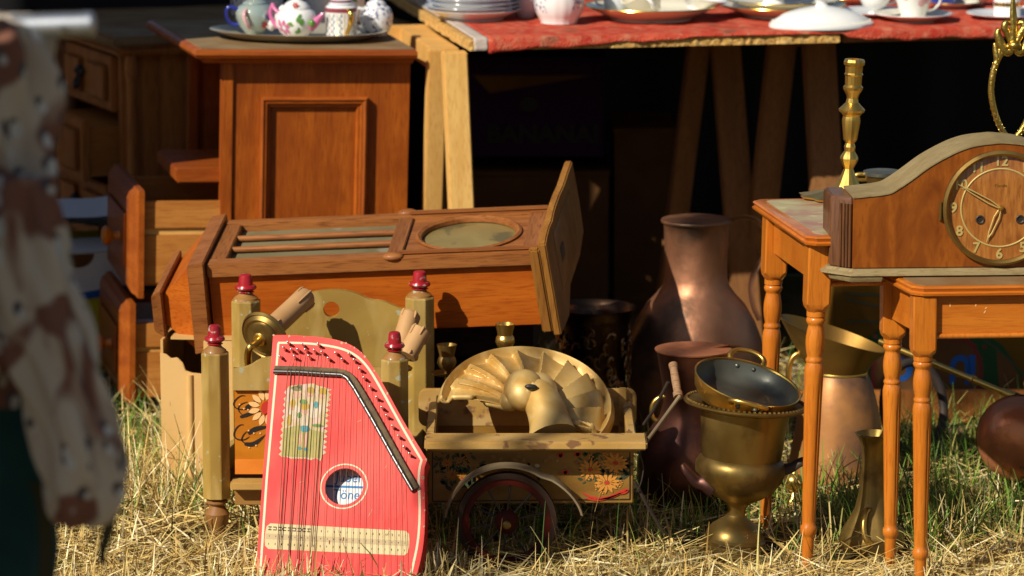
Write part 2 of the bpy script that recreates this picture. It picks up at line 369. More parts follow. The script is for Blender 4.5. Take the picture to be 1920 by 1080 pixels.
# ================================================================== TRESTLE TABLE
TZ = .800; c0 = PG(879, 77, TZ); TH = R(11); DY = c0.y - 1.12
TT = thing('market_table', 'chipboard market table on trestles covered with a red rug and crockery', 'table', c0, (0, 0, TH))
LX = (TT['inv'] @ PG(1594, 66, TZ)).x
def TL(u, v, z=TZ): return TT['inv'] @ PG(u, v, z)
mb = MB(); n = 90                                                         # rough broken chipboard edge
front = [(LX * i / n, .0 + random.uniform(-.0025, .0025)) for i in range(n + 1)]
poly = [(-.0 + random.uniform(-.003, .003), 1.42 - 1.42 * i / 40) for i in range(40)] + front + [(LX - .006, 1.42)]
poly[40 + n] = (LX - .012, .008)
mb.prism([(p[0], p[1], -.021) for p in poly], (0, 0, .021)); part('chipboard_top', mb, m_chip, TT)
part('plank_top', MB().box(LX + .004, LX + .95, .022, 1.42, -.024, -.002), m_oldt, TT, .002)
# black cloth added behind the table so the space under it stays dark
T = thing('shade_backdrop', 'black backdrop cloth added to darken the space under the market table', 'cloth', TT['M'] @ Vector((0, 1.47, -TZ)), (0, 0, TH))
n = 140; secs = []
for z in (.0, .25, .5, .75, .86):
    secs.append([(-1.5 + 4.3 * i / n, .02 * math.sin(i * .9) * (1.1 - z) + .012 * math.sin(i * .37), z) for i in range(n + 1)])
part('drape', MB().loft(secs, closed=False), m_cloth_d, T)
part('rail', MB().tube([(-1.55, 0, .87), (2.85, 0, .87)], .012), m_iron, T)
for x in (-1.55, 2.85): part('post', MB().tube([(x, 0, -.05), (x, 0, .88)], .016), m_iron, T)
# rug
def rug(x0, x1, nx, hang, m, name, label, cat, z=.0045):
    mb = MB(); secs = []
    for i in range(nx + 1):
        x = x0 + (x1 - x0) * i / nx; h = hang(x); w = .0012 * math.sin(x * 60) + random.uniform(-.0007, .0007)
        fy = -.0035 - (.002 if h > .012 else 0)
        wr = (.006 * max(0, math.sin(x * 21 + 1)) if x > LX + .02 else 0)
        sec = [(x, 1.36, z), (x, .4, z + .001 + w), (x, .12, z + w + wr * .5), (x, .045, z + random.uniform(0, .001) + wr), (x, fy + .01 + (0 if h > .004 else .008), z + .001 + wr * .4),
               (x, fy + .002, z - .0015), (x, fy, z - .004 - h * .35), (x + w, fy - .001 + w, z - .004 - h * .7), (x, fy - .001, z - .005 - h)]
        secs.append(sec)
    mb.loft(secs, closed=False)
    o = part(name, mb, m); o.matrix_world = TT['M']
    md = o.modifiers.new('thick', 'SOLIDIFY'); md.thickness = .003; md.offset = 0
    tag(o, label, cat); return o
xs0 = TL(893, 80).x; xs1 = TL(921, 80).x
def hang(x):
    t = (x - xs0) / (TL(1370, 78).x - xs0)
    if x > LX: return min(.016, .004 + (x - LX) * .25) + .002 * math.sin(x * 40) + .0015 * math.sin(x * 93)
    return max(.0006, .026 * (1 - t) + .0022 * math.sin(x * 34) + .0015 * math.sin(x * 71)) if t < 1 else .0006
RUG = rug(xs1, LX + .9, 130, hang, m_rug, 'rug', 'worn red pile rug spread over the market table as a runner', 'rug')
sv = rug(xs0, xs1 - .0005, 6, lambda x: .020, m_selv, 'selvage', '', ''); del sv['label'], sv['category']
sv.parent = RUG; sv.matrix_parent_inverse = RUG.matrix_world.inverted(); sv.matrix_world = TT['M']

# plank lying under the boards and its trestles
pk = thing('support_plank', 'sawn plank under the market table sticking out past its corner', 'plank', P(705, 84, 1.62 + DY))
a = P(705, 83, 1.62 + DY)
mb = MB(pk); b = a + Vector((1.9, .33, 0)); zt = TZ - .026
mb.hexa([(a.x, a.y, a.z), (b.x, b.y, a.z), (b.x - .008, b.y + .045, a.z), (a.x - .008, a.y + .045, a.z)], [(a.x, a.y, zt), (b.x, b.y, zt), (b.x - .008, b.y + .045, zt), (a.x - .008, a.y + .045, zt)])
part('plank', mb, m_tresx, pk, .003)
def trestle(label, legs, m, group='trestles under the market table', beam=None):
    """legs: (top px, bottom px, v0, v1, Y0, Y1, width px) boards standing on the ground"""
    a0 = P(legs[0][0], legs[0][2], legs[0][4]); T = thing('trestle', label, 'trestle', (a0.x, a0.y, 0), group=group)
    for (u0, u1, v0, v1, Y0, Y1, w, mm) in legs:
        Y0 += DY; Y1 += DY
        t = P(u0, v0, Y0); b = P(u1, v1, Y1); d = b - t
        t = t - d * ((t.z - (TZ - .026)) / d.z) ; d = b - t
        k = (0.0 - t.z) / d.z; b = t + d * k
        hw = w * mpp(Y0) / 2; th = .034
        mb = MB(T)
        bx = Vector((hw * math.cos(TH), hw * math.sin(TH), 0)); by = Vector((-th * math.sin(TH), th * math.cos(TH), 0))
        mb.hexa([b - bx, b + bx, b + bx + by, b - bx + by], [t - bx, t + bx, t + bx + by, t - bx + by])
        part('leg', mb, mm, T, .003)
    if beam:
        p0 = P(beam[0], beam[1], beam[2] + DY); p1 = p0 + Vector((-math.sin(TH), math.cos(TH), 0)) * beam[3]
        mb = MB(T); bx = Vector((.03, .006, 0)); dz = Vector((0, 0, .05))
        p0.z = p1.z = TZ - .078
        mb.hexa([p0 - bx, p0 + bx, p1 + bx, p1 - bx], [p0 - bx + dz, p0 + bx + dz, p1 + bx + dz, p1 - bx + dz]); part('beam', mb, m, T, .002)
    return T
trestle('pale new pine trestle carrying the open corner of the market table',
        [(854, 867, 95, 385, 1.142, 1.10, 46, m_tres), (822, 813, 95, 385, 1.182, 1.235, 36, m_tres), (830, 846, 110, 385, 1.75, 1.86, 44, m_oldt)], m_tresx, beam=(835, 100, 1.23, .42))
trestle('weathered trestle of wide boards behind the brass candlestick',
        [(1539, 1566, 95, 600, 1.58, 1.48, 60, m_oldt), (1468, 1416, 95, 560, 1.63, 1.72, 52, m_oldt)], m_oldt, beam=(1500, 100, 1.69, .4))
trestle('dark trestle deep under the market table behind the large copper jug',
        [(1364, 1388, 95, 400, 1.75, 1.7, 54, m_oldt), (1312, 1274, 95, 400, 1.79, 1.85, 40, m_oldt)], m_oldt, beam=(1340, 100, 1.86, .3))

# cartons pushed under the table
def carton(name, label, u0, u1, v0, v1, Y, m, group=None, depth=.3, open_top=False, rotz=0., zb=None):
    a = P(u0, v1, Y); b = P(u1, v1, Y); zt = P(u0, v0, Y).z; w = b.x - a.x; z0 = a.z if zb is None else zb
    T = thing(name, label, 'box', (a.x, Y, z0), (0, 0, rotz), group=group); h = zt - z0; t = .006
    part('front_panel', MB().box(0, w, 0, t, 0, h), m, T, .0015); part('back_panel', MB().box(0, w, depth - t, depth, 0, h), m, T)
    part('side_panel', MB().box(-.0, t, t + .001, depth - t - .001, 0, h), m, T); part('side_panel', MB().box(w - t, w, t + .001, depth - t - .001, 0, h), m, T)
    part('bottom_panel', MB().box(t + .001, w - t - .001, t + .001, depth - t - .001, .001, t), m, T)
    if not open_top: part('lid', MB().box(-.004, w + .004, -.004, depth + .004, h + .001, h + .012), m, T, .002)
    return T, w, h
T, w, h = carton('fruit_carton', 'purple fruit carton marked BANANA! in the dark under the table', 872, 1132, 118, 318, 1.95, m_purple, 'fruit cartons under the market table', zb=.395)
text_part('lettering', 'BANANA!', .062, Matrix.Translation((w * .56, -.003, h * .24)) @ Matrix.Rotation(R(90), 4, 'X'), m_ink, T, bold=.002)
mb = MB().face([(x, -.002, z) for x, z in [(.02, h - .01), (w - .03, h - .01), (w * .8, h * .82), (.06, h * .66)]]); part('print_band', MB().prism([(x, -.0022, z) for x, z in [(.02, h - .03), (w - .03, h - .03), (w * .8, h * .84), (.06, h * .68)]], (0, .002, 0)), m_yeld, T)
part('hand_hole', MB().prism([(w * .46 + .022 * math.cos(k * .5236), -.0024, h * .56 + .018 * math.sin(k * .5236)) for k in range(12)], (0, .002, 0)), m_ink, T)
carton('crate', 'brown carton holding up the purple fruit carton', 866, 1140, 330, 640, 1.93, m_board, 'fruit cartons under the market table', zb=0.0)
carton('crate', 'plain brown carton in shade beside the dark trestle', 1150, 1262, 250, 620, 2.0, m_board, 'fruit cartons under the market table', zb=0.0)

# ================================================================== SIDEBOARD at the back
SA = R(24); p0 = P(241, 120, 1.62)
SB = thing('sideboard', 'dark carved oak sideboard in shade with its drawers ajar', 'sideboard', (p0.x, p0.y, 0), (0, 0, SA))
sz = .705; D = .56
part('side_panel', MB().box(.03, .62, .004, .022, .10, sz), m_side, SB, .002)
for x in (.075, .15, .26, .38): part('board', MB().box(x, x + .055, -.004, .002, .10, sz - .02), m_side, SB, .002)
part('corner_post', MB().box(-.018, .028, -.006, .03, .03, sz), m_side, SB, .006)
part('corner_column', MB().lathe((.0, -.016, 0), [(.012, .12), (.016, .15), (.011, .18), (.013, .4), (.011, .62), (.016, .65), (.012, .69)], 16), m_side, SB)
part('back_board', MB().box(.03, .62, D - .02, D, .10, sz), m_side, SB)
part('bottom_board', MB().box(-.01, .62, .03, D - .02, .10, .12), m_side, SB)
part('top', MB().box(-.05, .70, -.05, D + .04, sz + .001, sz + .026), m_dusty, SB, .006)
part('top_moulding', MB().box(-.04, .69, -.04, D + .03, sz - .022, sz - .001), m_side, SB, .008)
part('carved_frame', MB().box(-.014, .0, .40, D - .012, .10, sz - .024), m_carve, SB, .004)
mb = MB(); skirt = [(.03, .20), (.10, .185), (.2, .12), (.3, .10), (.42, .14), (.5, .19), (.54, .20), (.54, .25), (.03, .25)]
mb.prism([(-.012, y, z - .03) for y, z in skirt], (.016, 0, 0)); part('apron', mb, m_side, SB, .002)
for i, (z0, z1, out) in enumerate(((.545, .675, .012), (.385, .53, .085), (.235, .372, .03))):
    d = part('drawer', MB().box(-out - .018, -out, .035, .395, z0, z1), m_side, SB, .004)
    part('raised_panel', MB().box(-out - .03, -out - .0185, .06, .20, z0 + .022, z1 - .022), m_side, d, .008)
    part('raised_panel', MB().box(-out - .03, -out - .0185, .25, .37, z0 + .022, z1 - .022), m_side, d, .008)
    part('drawer_box', MB().box(-out + .001, .30, .05, .38, z0 + .01, z1 - .02), m_pine, d)
    zc = (z0 + z1) / 2
    hb = MB().tube([(-out - .034, .225, zc + .018), (-out - .046, .21, zc - .02), (-out - .046, .24, zc - .02), (-out - .034, .225, zc + .018)], .004)
    hb.ball((-out - .036, .225, zc + .018), .011); hb.ball((-out - .036, .205, zc + .012), .008); hb.ball((-out - .036, .245, zc + .012), .008); hb.ball((-out - .046, .225, zc - .022), .008)
    part('handle', hb, m_black, d)
for (x, y) in ((.02, .03), (.02, D - .05), (.58, .03), (.58, D - .05)): part('foot', MB().lathe((x, y, 0), [(.02, 0), (.03, .03), (.022, .06), (.03, .10)], 14), m_side, SB)

# ================================================================== CABINET with two open drawers
CA = R(13); q = P(401, 300, .86)
CB = thing('cabinet', 'reddish cherry cabinet with two drawers pulled out under a tea tray', 'cabinet', (q.x, q.y, 0), (0, R(1.6), CA))
def cl(u, v, Y=.86): return CB['inv'] @ P(u, v, Y)
pw = cl(771, 200, .94).x; ct = cl(560, 121, .86).z; dep = .52
part('side_panel', MB().box(.026, pw, .002, .02, .05, ct), m_cab, CB, .001)
part('corner_stile', MB().box(0, .0255, -.004, .03, .0, ct), m_cab, CB, .003)
part('far_stile', MB().box(.0, .022, dep - .04, dep, .0, ct), m_cab, CB, .003)
part('back_panel', MB().box(pw - .02, pw, .021, dep, .05, ct), m_cab, CB)
part('rear_panel', MB().box(.023, pw - .021, dep - .018, dep, .05, ct), m_cab, CB)
part('plinth', MB().box(.012, pw - .001, -.008, dep - .05, 0, .048), m_cabx, CB, .003)
# overhanging top with a moulded lip
def top_out(o): return [(-.058 - o, -.04 - o), (pw + .004 + o * .3, -.04 - o), (pw + .004 + o * .3, dep + .02), (-.085 - o, dep + .02)]
mb = MB(); mb.loft([[(x, y, z) for x, y in top_out(o)] for o, z in ((-.016, ct + .001), (-.010, ct + .008), (.002, ct + .013), (.006, ct + .020), (.004, ct + .028), (-.004, ct + .031))])
tp = part('top', mb, m_cabx, CB, ang=25)
part('top_board', MB().prism([(x, y, ct + .0312) for x, y in top_out(-.008)], (0, 0, .0012)), m_dusty, CB)
CTOP = ct + .0325
# raised moulding frame on the panel
x0, x1 = cl(491, 190).x, cl(694, 190, .9).x; z1 = cl(491, 184).z; z0 = .17
def mould(a, b, inward, name='moulding'):
    a, b, inward = Vector(a), Vector(b), Vector(inward); prof = [(0, .002), (.0, -.012), (.005, -.016), (.010, -.013), (.013, -.013), (.016, -.008), (.020, -.008), (.023, -.003), (.024, .002)]
    d = (b - a).normalized(); secs = []
    for p, s in ((a, 1), (b, -1)): secs.append([p + inward * w + d * (s * w) + Vector((0, y, 0)) for w, y in prof])
    mb = MB(); mb.loft(secs); return part(name, mb, m_cab if abs(d.z) > .5 else m_cabx, CB, ang=25)
mould((x0, 0, z1), (x1, 0, z1), (0, 0, -1)); mould((x0, 0, z0), (x1, 0, z0), (0, 0, 1)); mould((x0, 0, z1), (x0, 0, z0), (1, 0, 0)); mould((x1, 0, z1), (x1, 0, z0), (-1, 0, 0))
# drawers
def drawer(xf, z0, z1, label, sh):
    th = .030; y0, y1 = -.012, .40
    mb = MB(); pr = [(0, 0), (-.012, .0), (-.017, .006), (-.024, .010), (-.030, .022)]    # stepped edge, then the flat face
    secs = []
    for dx, ins in pr: secs.append([(xf + dx, y0 + ins, z0 + ins), (xf + dx, y1 - ins, z0 + ins), (xf + dx, y1 - ins, z1 - ins), (xf + dx, y0 + ins, z1 - ins)])
    mb.loft(secs); fr = part('drawer', mb, m_caby, CB, ang=20, label=label)
    part('raised_panel', MB().box(xf - .036, xf - .0305, y0 + .06, y1 - .06, z0 + .055, z1 - .055), m_caby, fr, .004)
    for yk in (.12,):
        mb = MB(); M = Matrix.Rotation(R(-90), 4, 'Y')
        mb.lathe((xf - .036, yk, (z0 + z1) / 2 + .0), [(.011, 0), (.008, .008), (.009, .014), (.019, .022), (.022, .030), (.017, .037), (.006, .040)], 20, M=M); part('knob', mb, m_nest, fr)
    mb = MB().box(xf + .001, .40, .006, .018, z0 + sh[0], z0 + sh[1]); part('drawer_side', mb, m_pine, fr, .001)
    mb = MB().box(xf + .001, .40, .004, .018, z0 + sh[2], z0 + sh[3]); part('drawer_side', mb, m_pine, fr, .001)
    part('runner', MB().box(xf + .001, .40, .010, .018, z0 + sh[1] + .0005, z0 + sh[2] - .0005), m_tresx, fr)
    part('drawer_side', MB().box(xf + .001, .40, .36, .372, z0 + .02, z0 + sh[3]), m_pine, fr)
    part('drawer_bottom', MB().box(xf + .001, .40, .019, .359, z0 + .022, z0 + .028), m_pine, fr)
    part('drawer_back', MB().box(.388, .40, .019, .359, z0 + .03, z0 + sh[3] - .005), m_pine, fr)
    return fr
xa = cl(265, 440).x; za0, za1 = cl(262, 552).z, cl(262, 352).z; hh = za1 - za0
drawer(xa, za0, za1, 'upper drawer pulled out with a glossy turned knob', (.025 * hh / .2, .115 * hh / .2, .128 * hh / .2, .178 * hh / .2))
xb = cl(248, 640).x; zb0, zb1 = max(.012, cl(246, 748).z), cl(246, 562).z; hb = zb1 - zb0
drawer(xb, zb0, zb1, 'lower drawer pulled out holding a white box', (.01, .095 * hb / .19, .105 * hb / .19, .15 * hb / .19))
# writing shelf sticking out above the drawers
a = cl(332, 300); mb = MB().box(a.x, .38, -.002 + .02, .33, za1 + .012, za1 + .040); part('pull_out_shelf', mb, m_cabx, CB, .003)
# white embossed box standing in the lower drawer
a = P(257, 640, .90); b = P(312, 640, .90); hz = P(257, 600, .90).z - a.z
WB = thing('gift_box', 'white embossed box standing in the lower open drawer', 'box', (a.x, .90, a.z), (0, 0, CA))
wv = b.x - a.x
part('front_panel', MB().box(0, wv, 0, .004, -.01, hz), m_emb, WB, .001); part('side_panel', MB().box(0, .004, .005, .2, -.01, hz), m_emb, WB); part('side_panel', MB().box(wv - .004, wv, .005, .2, -.01, hz), m_emb, WB)
part('back_panel', MB().box(0, wv, .2005, .204, -.01, hz), m_emb, WB); part('bottom_panel', MB().box(.0045, wv - .0045, .0045, .2, -.01, -.006), m_emb, WB)

# yellow and white fruit box behind the drawers
a = P(96, 655, 1.30); b = P(262, 655, 1.30)
YB = thing('fruit_box', 'yellow and white cardboard fruit box with blue stripes full of papers', 'box', (a.x - .08, 1.22, 0), (0, 0, R(16)))
h = P(150, 470, 1.30).z; w_ = .42
band = [(0, h * .58, m_yel, ''), (h * .585, h * .64, m_bluep, ''), (h * .645, h, m_white, '')]
part('front_panel', MB().box(0, w_, 0, .006, 0, h), m_yel, YB, .001)
part('print_band', MB().prism([(0.0, -.0025, h * .60), (w_, -.0025, h * .78), (w_, -.0025, h), (0, -.0025, h)], (0, .002, 0)), m_white, YB)
part('print_band', MB().prism([(0, -.005, h * .55), (w_, -.005, h * .73), (w_, -.005, h * .79), (0, -.005, h * .61)], (0, .002, 0)), m_bluep, YB)
part('print_band', MB().prism([(0, -.005, h * .18), (w_, -.005, h * .36), (w_, -.005, h * .43), (0, -.005, h * .25)], (0, .002, 0)), m_bluep, YB)
part('hand_hole', MB().prism([(.155 + .036 * math.cos(-k * .314), -.0055, h * .995 + .030 * math.sin(-k * .314)) for k in range(11)], (0, .002, 0)), m_board, YB)
part('side_panel', MB().box(0, .006, .007, .3, 0, h), m_yel, YB); part('side_panel', MB().box(w_ - .006, w_, .007, .3, 0, h), m_yel, YB); part('back_panel', MB().box(0, w_, .3005, .306, 0, h), m_yel, YB)
part('flap', MB().hexa([(.007, .008, h), (w_ - .007, .008, h), (w_ - .01, .12, h + .012), (.01, .12, h + .012)], [(.007, .008, h + .003), (w_ - .007, .008, h + .003), (w_ - .01, .12, h + .015), (.01, .12, h + .015)]), m_white, YB)
for k in range(5):
    T = thing('paper_sheet', ['creased white sheet on top of the papers in the fruit box', 'grey printed leaflet among the papers in the fruit box', 'sheet with a green strip lying in the fruit box', 'white folded sheet at the bottom of the pile in the fruit box', 'loose white sheet at the back of the fruit box'][k], 'paper', YB['M'] @ Vector((.06 + .05 * k, .05 + .04 * k, h + .022 + .011 * (4 - k if k < 4 else 1))), (R(4), R(-5 + 3 * k), R(10 + 12 * k)), group='papers in the fruit box')
    mb = MB(); mb.loft([[(x, y, .004 * math.sin(x * 30 + k) + .012 * (y / .2) ** 2) for x in np.linspace(0, .20, 9)] for y in np.linspace(0, .16, 5)], closed=False)
    o = part('sheet', mb, m_white if k != 1 else m_greyb, T)
    if k == 2: part('print_strip', MB().box(.01, .19, .005, .02, .0075, .0085), m_green, T)
# ================================================================== NEST OF TABLES (right)
def turned_leg(T, foot, ztop, leg_px, name='leg', tilt=(0, 0), flute_rot=0.):
    """square block above, turned and fluted shaft below; heights as fractions of the leg"""
    k = leg_px; H = ztop; x, y = foot; X = (Vector((x + tilt[0], y + tilt[1], H)) - Vector((x, y, 0))) / H
    def at(z): return Vector((x, y, 0)) + X * z
    f = lambda v: H * (1109 - v) / 562.0
    prof = [(19, 1109), (21.5, 1075), (23, 1050), (24, 1046), (30, 1043), (31, 1036), (30, 1030), (24.5, 1027), (25, 1020), (28, 960), (31, 880), (34, 800), (36.5, 768), (36.5, 762), (34, 754), (30, 748), (33, 746), (33, 742), (28.5, 739),
            (29, 736), (34, 725), (36, 714), (35, 704), (31, 692), (28, 686), (28, 684), (33, 681), (37, 676), (33, 671), (31, 670.5), (35.5, 669), (35.5, 661), (30, 660), (30, 657)]
    mb = MB(T); prof = [(d / 2 * k, f(v)) for d, v in prof]; n = 40; rings = []
    inv = T['inv']
    z0, z1 = f(1018), f(772)
    rings = []
    for r, z in prof:
        ring = []
        for i in range(n):
            a = 2 * math.pi * i / n + flute_rot; fl = 1.
            if z0 < z < z1 and (i % 10) in (4, 6): fl = .88
            p = at(z); ring.append(mb.v((p.x + r * fl * math.cos(a), p.y + r * fl * math.sin(a), p.z)))
        rings.append(ring)
    for a, b in zip(rings, rings[1:]):
        for i in range(n): mb.bm.faces.new((a[i], a[(i + 1) % n], b[(i + 1) % n], b[i]))
    mb.bm.faces.new(rings[0][::-1])
    lg = part(name, mb, m_nest, T, ang=50)
    mb = MB(T); h = 22.5 * k; secs = []
    for z, s, c in ((f(661), .72, .5), (f(653), 1, .55), (f(646), 1, .12), (H, 1, .12)):
        p = at(z); w = h * s; e = w * (1 - c); ca, sa = math.cos(T['rz']), math.sin(T['rz'])
        pts = [(-w, -e), (-e, -w), (e, -w), (w, -e), (w, e), (e, w), (-e, w), (-w, e)]
        secs.append([(p.x + a * ca - b * sa, p.y + a * sa + b * ca, p.z) for a, b in pts])
    mb.loft(secs); part('leg_block', mb, m_nest, lg, .0008)
    return lg
def nest_table(label, lf, lb, zt, width, depth_over, rz, leg_k, print_top, front_over, back_over, left_over, tilt_f=(0, 0), skew=0.):
    """lf, lb: front and rear left feet on the ground"""
    T = thing('nest_table', label, 'table', (lf.x, lf.y, 0), (0, 0, rz), group='nest of orange tables'); T['rz'] = rz
    X = Vector((math.cos(rz), math.sin(rz), 0)); Yd = Vector((-math.sin(rz), math.cos(rz), 0))
    D = (lb - lf).dot(Yd); zl = zt - .019; hb = 22.5 * leg_k
    for p in (lf, lf + Yd * D - X * skew, lf + X * width, lf + X * width + Yd * D - X * skew):
        turned_leg(T, (p.x, p.y), zl, leg_k, tilt=tilt_f)
    tl = Vector((tilt_f[0], tilt_f[1], 0)); tl = Vector((tl.dot(X), tl.dot(Yd), 0))
    ap = .068; e = .001
    def apr(x0, x1, y0, y1):
        x0 += tl.x; x1 += tl.x; y0 += tl.y; y1 += tl.y
        q = part('apron', MB().box(x0, x1, y0, y1, zl - ap, zl - e), m_nestx, T, .001)
        return q
    apr(hb + e, width - hb - e, -.009, .009); apr(hb + e - skew, width - hb - e - skew, D - .009, D + .009)
    for xs_ in (0, width):
        q0, q1 = hb + e, D - hb - e; a_, b_ = xs_ + tl.x - skew * q0 / D, xs_ + tl.x - skew * q1 / D; q0 += tl.y; q1 += tl.y
        part('apron', MB().hexa([(a_ - .009, q0, zl - ap), (a_ + .009, q0, zl - ap), (b_ + .009, q1, zl - ap), (b_ - .009, q1, zl - ap)], [(a_ - .009, q0, zl - e), (a_ + .009, q0, zl - e), (b_ + .009, q1, zl - e), (b_ - .009, q1, zl - e)]), m_nestx, T, .001)
    part('bead', MB().tube([(hb + tl.x, -.010 + tl.y, zl - ap - .003), (width - hb + tl.x, -.010 + tl.y, zl - ap - .003)], .0045), m_nest, T)
    # nicks of bare wood on the front apron
    mb = MB()
    for _ in range(9):
        x = random.uniform(hb + .02, width - .06); z = zl - random.uniform(.02, .06); a = random.uniform(.5, 1.6); l = random.uniform(.004, .011)
        p = leafpoly(x, z, l, .002, a, 4); mb.face([(q[0] + tl.x, -.0094 + tl.y, q[1]) for q in p])
    part('scratches', mb, m_petalp, T, kind='stuff')
    x0, x1, y0, y1 = -left_over + tl.x, width + left_over + tl.x, -front_over + tl.y, D + back_over + tl.y
    def outl(o, c): return [(x - skew * (y - tl.y) / D, y) for x, y in [(x0 - o + c, y0 - o), (x1 + o - c, y0 - o), (x1 + o, y0 - o + c), (x1 + o, y1 + o - c), (x1 + o - c, y1 + o), (x0 - o + c, y1 + o), (x0 - o, y1 + o - c), (x0 - o, y0 - o + c)]]
    secs = [[(x, y, zl + z) for x, y in outl(o, .016)] for o, z in ((-.006, .0005), (0, .003), (.001, .007), (-.003, .0095), (-.002, .012), (.0, .0155), (-.003, .0185), (-.006, .019))]
    part('top', MB().loft(secs), m_nestx, T, ang=25)
    part('picture_panel' if print_top else 'dusty_panel', MB().prism([(x, y, zl + .0192) for x, y in outl(-.022 if print_top else -.012, .012)], (0, 0, .0008)), m_print if print_top else m_dusty, T)
    T['zt'] = zl + .0205
    return T
f1 = PG(1513, 1071); b1 = PG(1440, 990)
k1 = mpp(f1.y, .3)
top1 = P(1497, 445, f1.y - .045).z
NT1 = nest_table('taller orange side table with a picture printed on its top under the brass candlestick', f1, b1, top1, .54, 0, R(7), k1 * 1.0, True, .040, .075, .030, tilt_f=(.012, .0), skew=.014)
f2 = PG(1725, 1108); b2 = PG(1664, 1066)
k2 = mpp(f2.y, .3)
top2 = P(1700, 545, f2.y - .028).z + .006
NT2 = nest_table('lower orange side table with a scratched apron under the mantel clock', f2, b2, top2, .36, 0, R(4), k2, False, .026, .03, .026, tilt_f=(-.004, 0), skew=.026)

# ================================================================== MANTEL CLOCK on the lower table
zc = NT2['zt']; yc = PG(1700, 516, zc).y; pc = P(1872, 516, yc)
MC = thing('mantel_clock', 'walnut humpback mantel clock with brass numerals on the lower orange table', 'clock', (pc.x, yc, zc), (0, 0, R(3)))
kk = mpp(yc, .7); DP = .125
cpx = [(-277, 154), (-212, 157), (-197, 164), (-165, 186), (-135, 209), (-105, 226), (-76, 240), (-46, 249), (-2, 253)]
cpx = smooth2([(-277, 151)] + cpx[1:], 2); half = [(x * kk, (z - 3) * kk) for x, z in cpx]
outl_ = [(half[0][0], .014)] + half + [(-x, z) for x, z in reversed(half[:-1])] + [(-half[0][0], .014)]
body = MB().prism([(x, 0, z) for x, z in outl_], (0, DP, 0)); part('case', body, m_waln, MC, .0015)
# dusty top skin follows the hump
mb = MB(); top = [p for p in outl_[1:-1]]
mb.loft([[(x, -.002, z + .0006), (x, DP + .002, z + .0006), (x, DP + .002, z + .0032), (x, -.002, z + .0032)] for x, z in top]); part('top_skin', mb, m_dustx, MC)
for s in (-1, 1):
    xo = s * 277 * kk; e = s * .001; hh_ = 150 * kk
    ch = [(xo + e, .004), (xo + s * .022, .020), (xo + s * .036, .034), (xo + s * .036, DP), (xo + e, DP)]
    mb = MB(); mb.loft([[(x, y, z) for x, y in ch] for z in (.014, hh_ - .008)] + [[(xo + (x - xo) * .9, y + .004 if y < .05 else y, hh_) for x, y in ch]])
    ec = part('end_block', mb, m_wald, MC, .002)
    mb = MB()
    for i in range(4):
        t = (i + .5) / 4; p = Vector((xo + s * (.002 + .020 * t), .004 + .016 * t - .001, 0)); mb.tube([p + Vector((0, 0, .016)), p + Vector((0, 0, hh_ - .012))], .0026, 8)
    part('reeding', mb, m_wald, ec)
def base_out(o): 
    w = 277 * kk; return [(-w - .038 - o, .036 - o * .4), (-w - .0 - o * .4, -.002 - o), (w + o * .4, -.002 - o), (w + .038 + o, .036 - o * .4), (w + .038 + o, DP + .003), (-w - .038 - o, DP + .003)]
mb = MB(); mb.loft([[(x, y, z) for x, y in base_out(o)] for o, z in ((.006, .0005), (.012, .003), (.011, .006), (.004, .009), (.001, .0135))]); part('base_moulding', mb, m_dustx, MC, ang=25)
fo = MB()
for s in (-1, 1): fo.box(s * 240 * kk - .05, s * 240 * kk + .05, -.006, DP, -.012, 0)
ft = part('foot', MB().hexa([(-316 * kk, .03, -.009), (-280 * kk, -.012, -.009), (-222 * kk, -.012, -.009), (-218 * kk, .03, -.009)], [(-320 * kk, .03, .0), (-284 * kk, -.016, 0), (-220 * kk, -.016, 0), (-216 * kk, .03, 0)]), m_dustx, MC, .002)
fo.bm.free()
# dial
cz = 129 * kk; Md = Matrix.Translation((0, -.001, cz)) @ Matrix.Rotation(R(90), 4, 'X')       # dial plane: x right, y up, z to the viewer
def ring(r0, r1, z0, z1, n=72):
    mb = MB(); mb.X = Md; secs = [[(r * math.cos(2 * math.pi * k / n), r * math.sin(2 * math.pi * k / n), z) for k in range(n)] for r, z in ((r0, z0), (r0, z1 * .6 + z0 * .4), ((r0 + r1) / 2, z1), (r1, z1 * .6 + z0 * .4), (r1, z0))]
    return mb.loft(secs, cap=False)
bz = part('bezel', ring(99 * kk, 109 * kk, 0, .013), m_brass, MC)
mb = MB(); mb.X = Md; mb.lathe((0, 0, 0), [(99 * kk, .0002), (99 * kk, .0012)], 72); dl = part('dial', mb, m_dial, MC)
part('chapter_ring', ring(72.5 * kk, 75.5 * kk, .0013, .0028), m_dialgilt, dl)
for i, t in enumerate(('12', '1', '2', '3', '4', '5', '6', '7', '8', '9', '10', '11')):
    a = R(90 - 30 * i); rr = 88 * kk
    text_part('numeral', t, 27 * kk, Md @ Matrix.Translation((rr * math.cos(a), rr * math.sin(a), .0022)), m_dialgilt, dl, bold=.0005, ext=.0006)
text_part('lettering', 'Kienzle', 8 * kk, Md @ Matrix.Translation((0, 42 * kk, .0016)) @ Matrix.Shear('XZ', 4, (.0, 0)), m_brassb, dl, ext=.0002)
for s in (-1, 1):
    mb = MB(); mb.X = Md; mb.lathe((s * 38 * kk, -22 * kk, 0), [(5 * kk, .0013), (7.5 * kk, .0013), (8.5 * kk, .003), (7 * kk, .0042), (5 * kk, .003)], 24, cap0=False, cap1=False); wh = part('winding_hole', mb, m_iron, dl)
    mb = MB(); mb.X = Md; mb.lathe((s * 38 * kk, -22 * kk, 0), [(5.2 * kk, .0014), (5.2 * kk, .0018)], 20); part('hole', mb, m_black, wh)
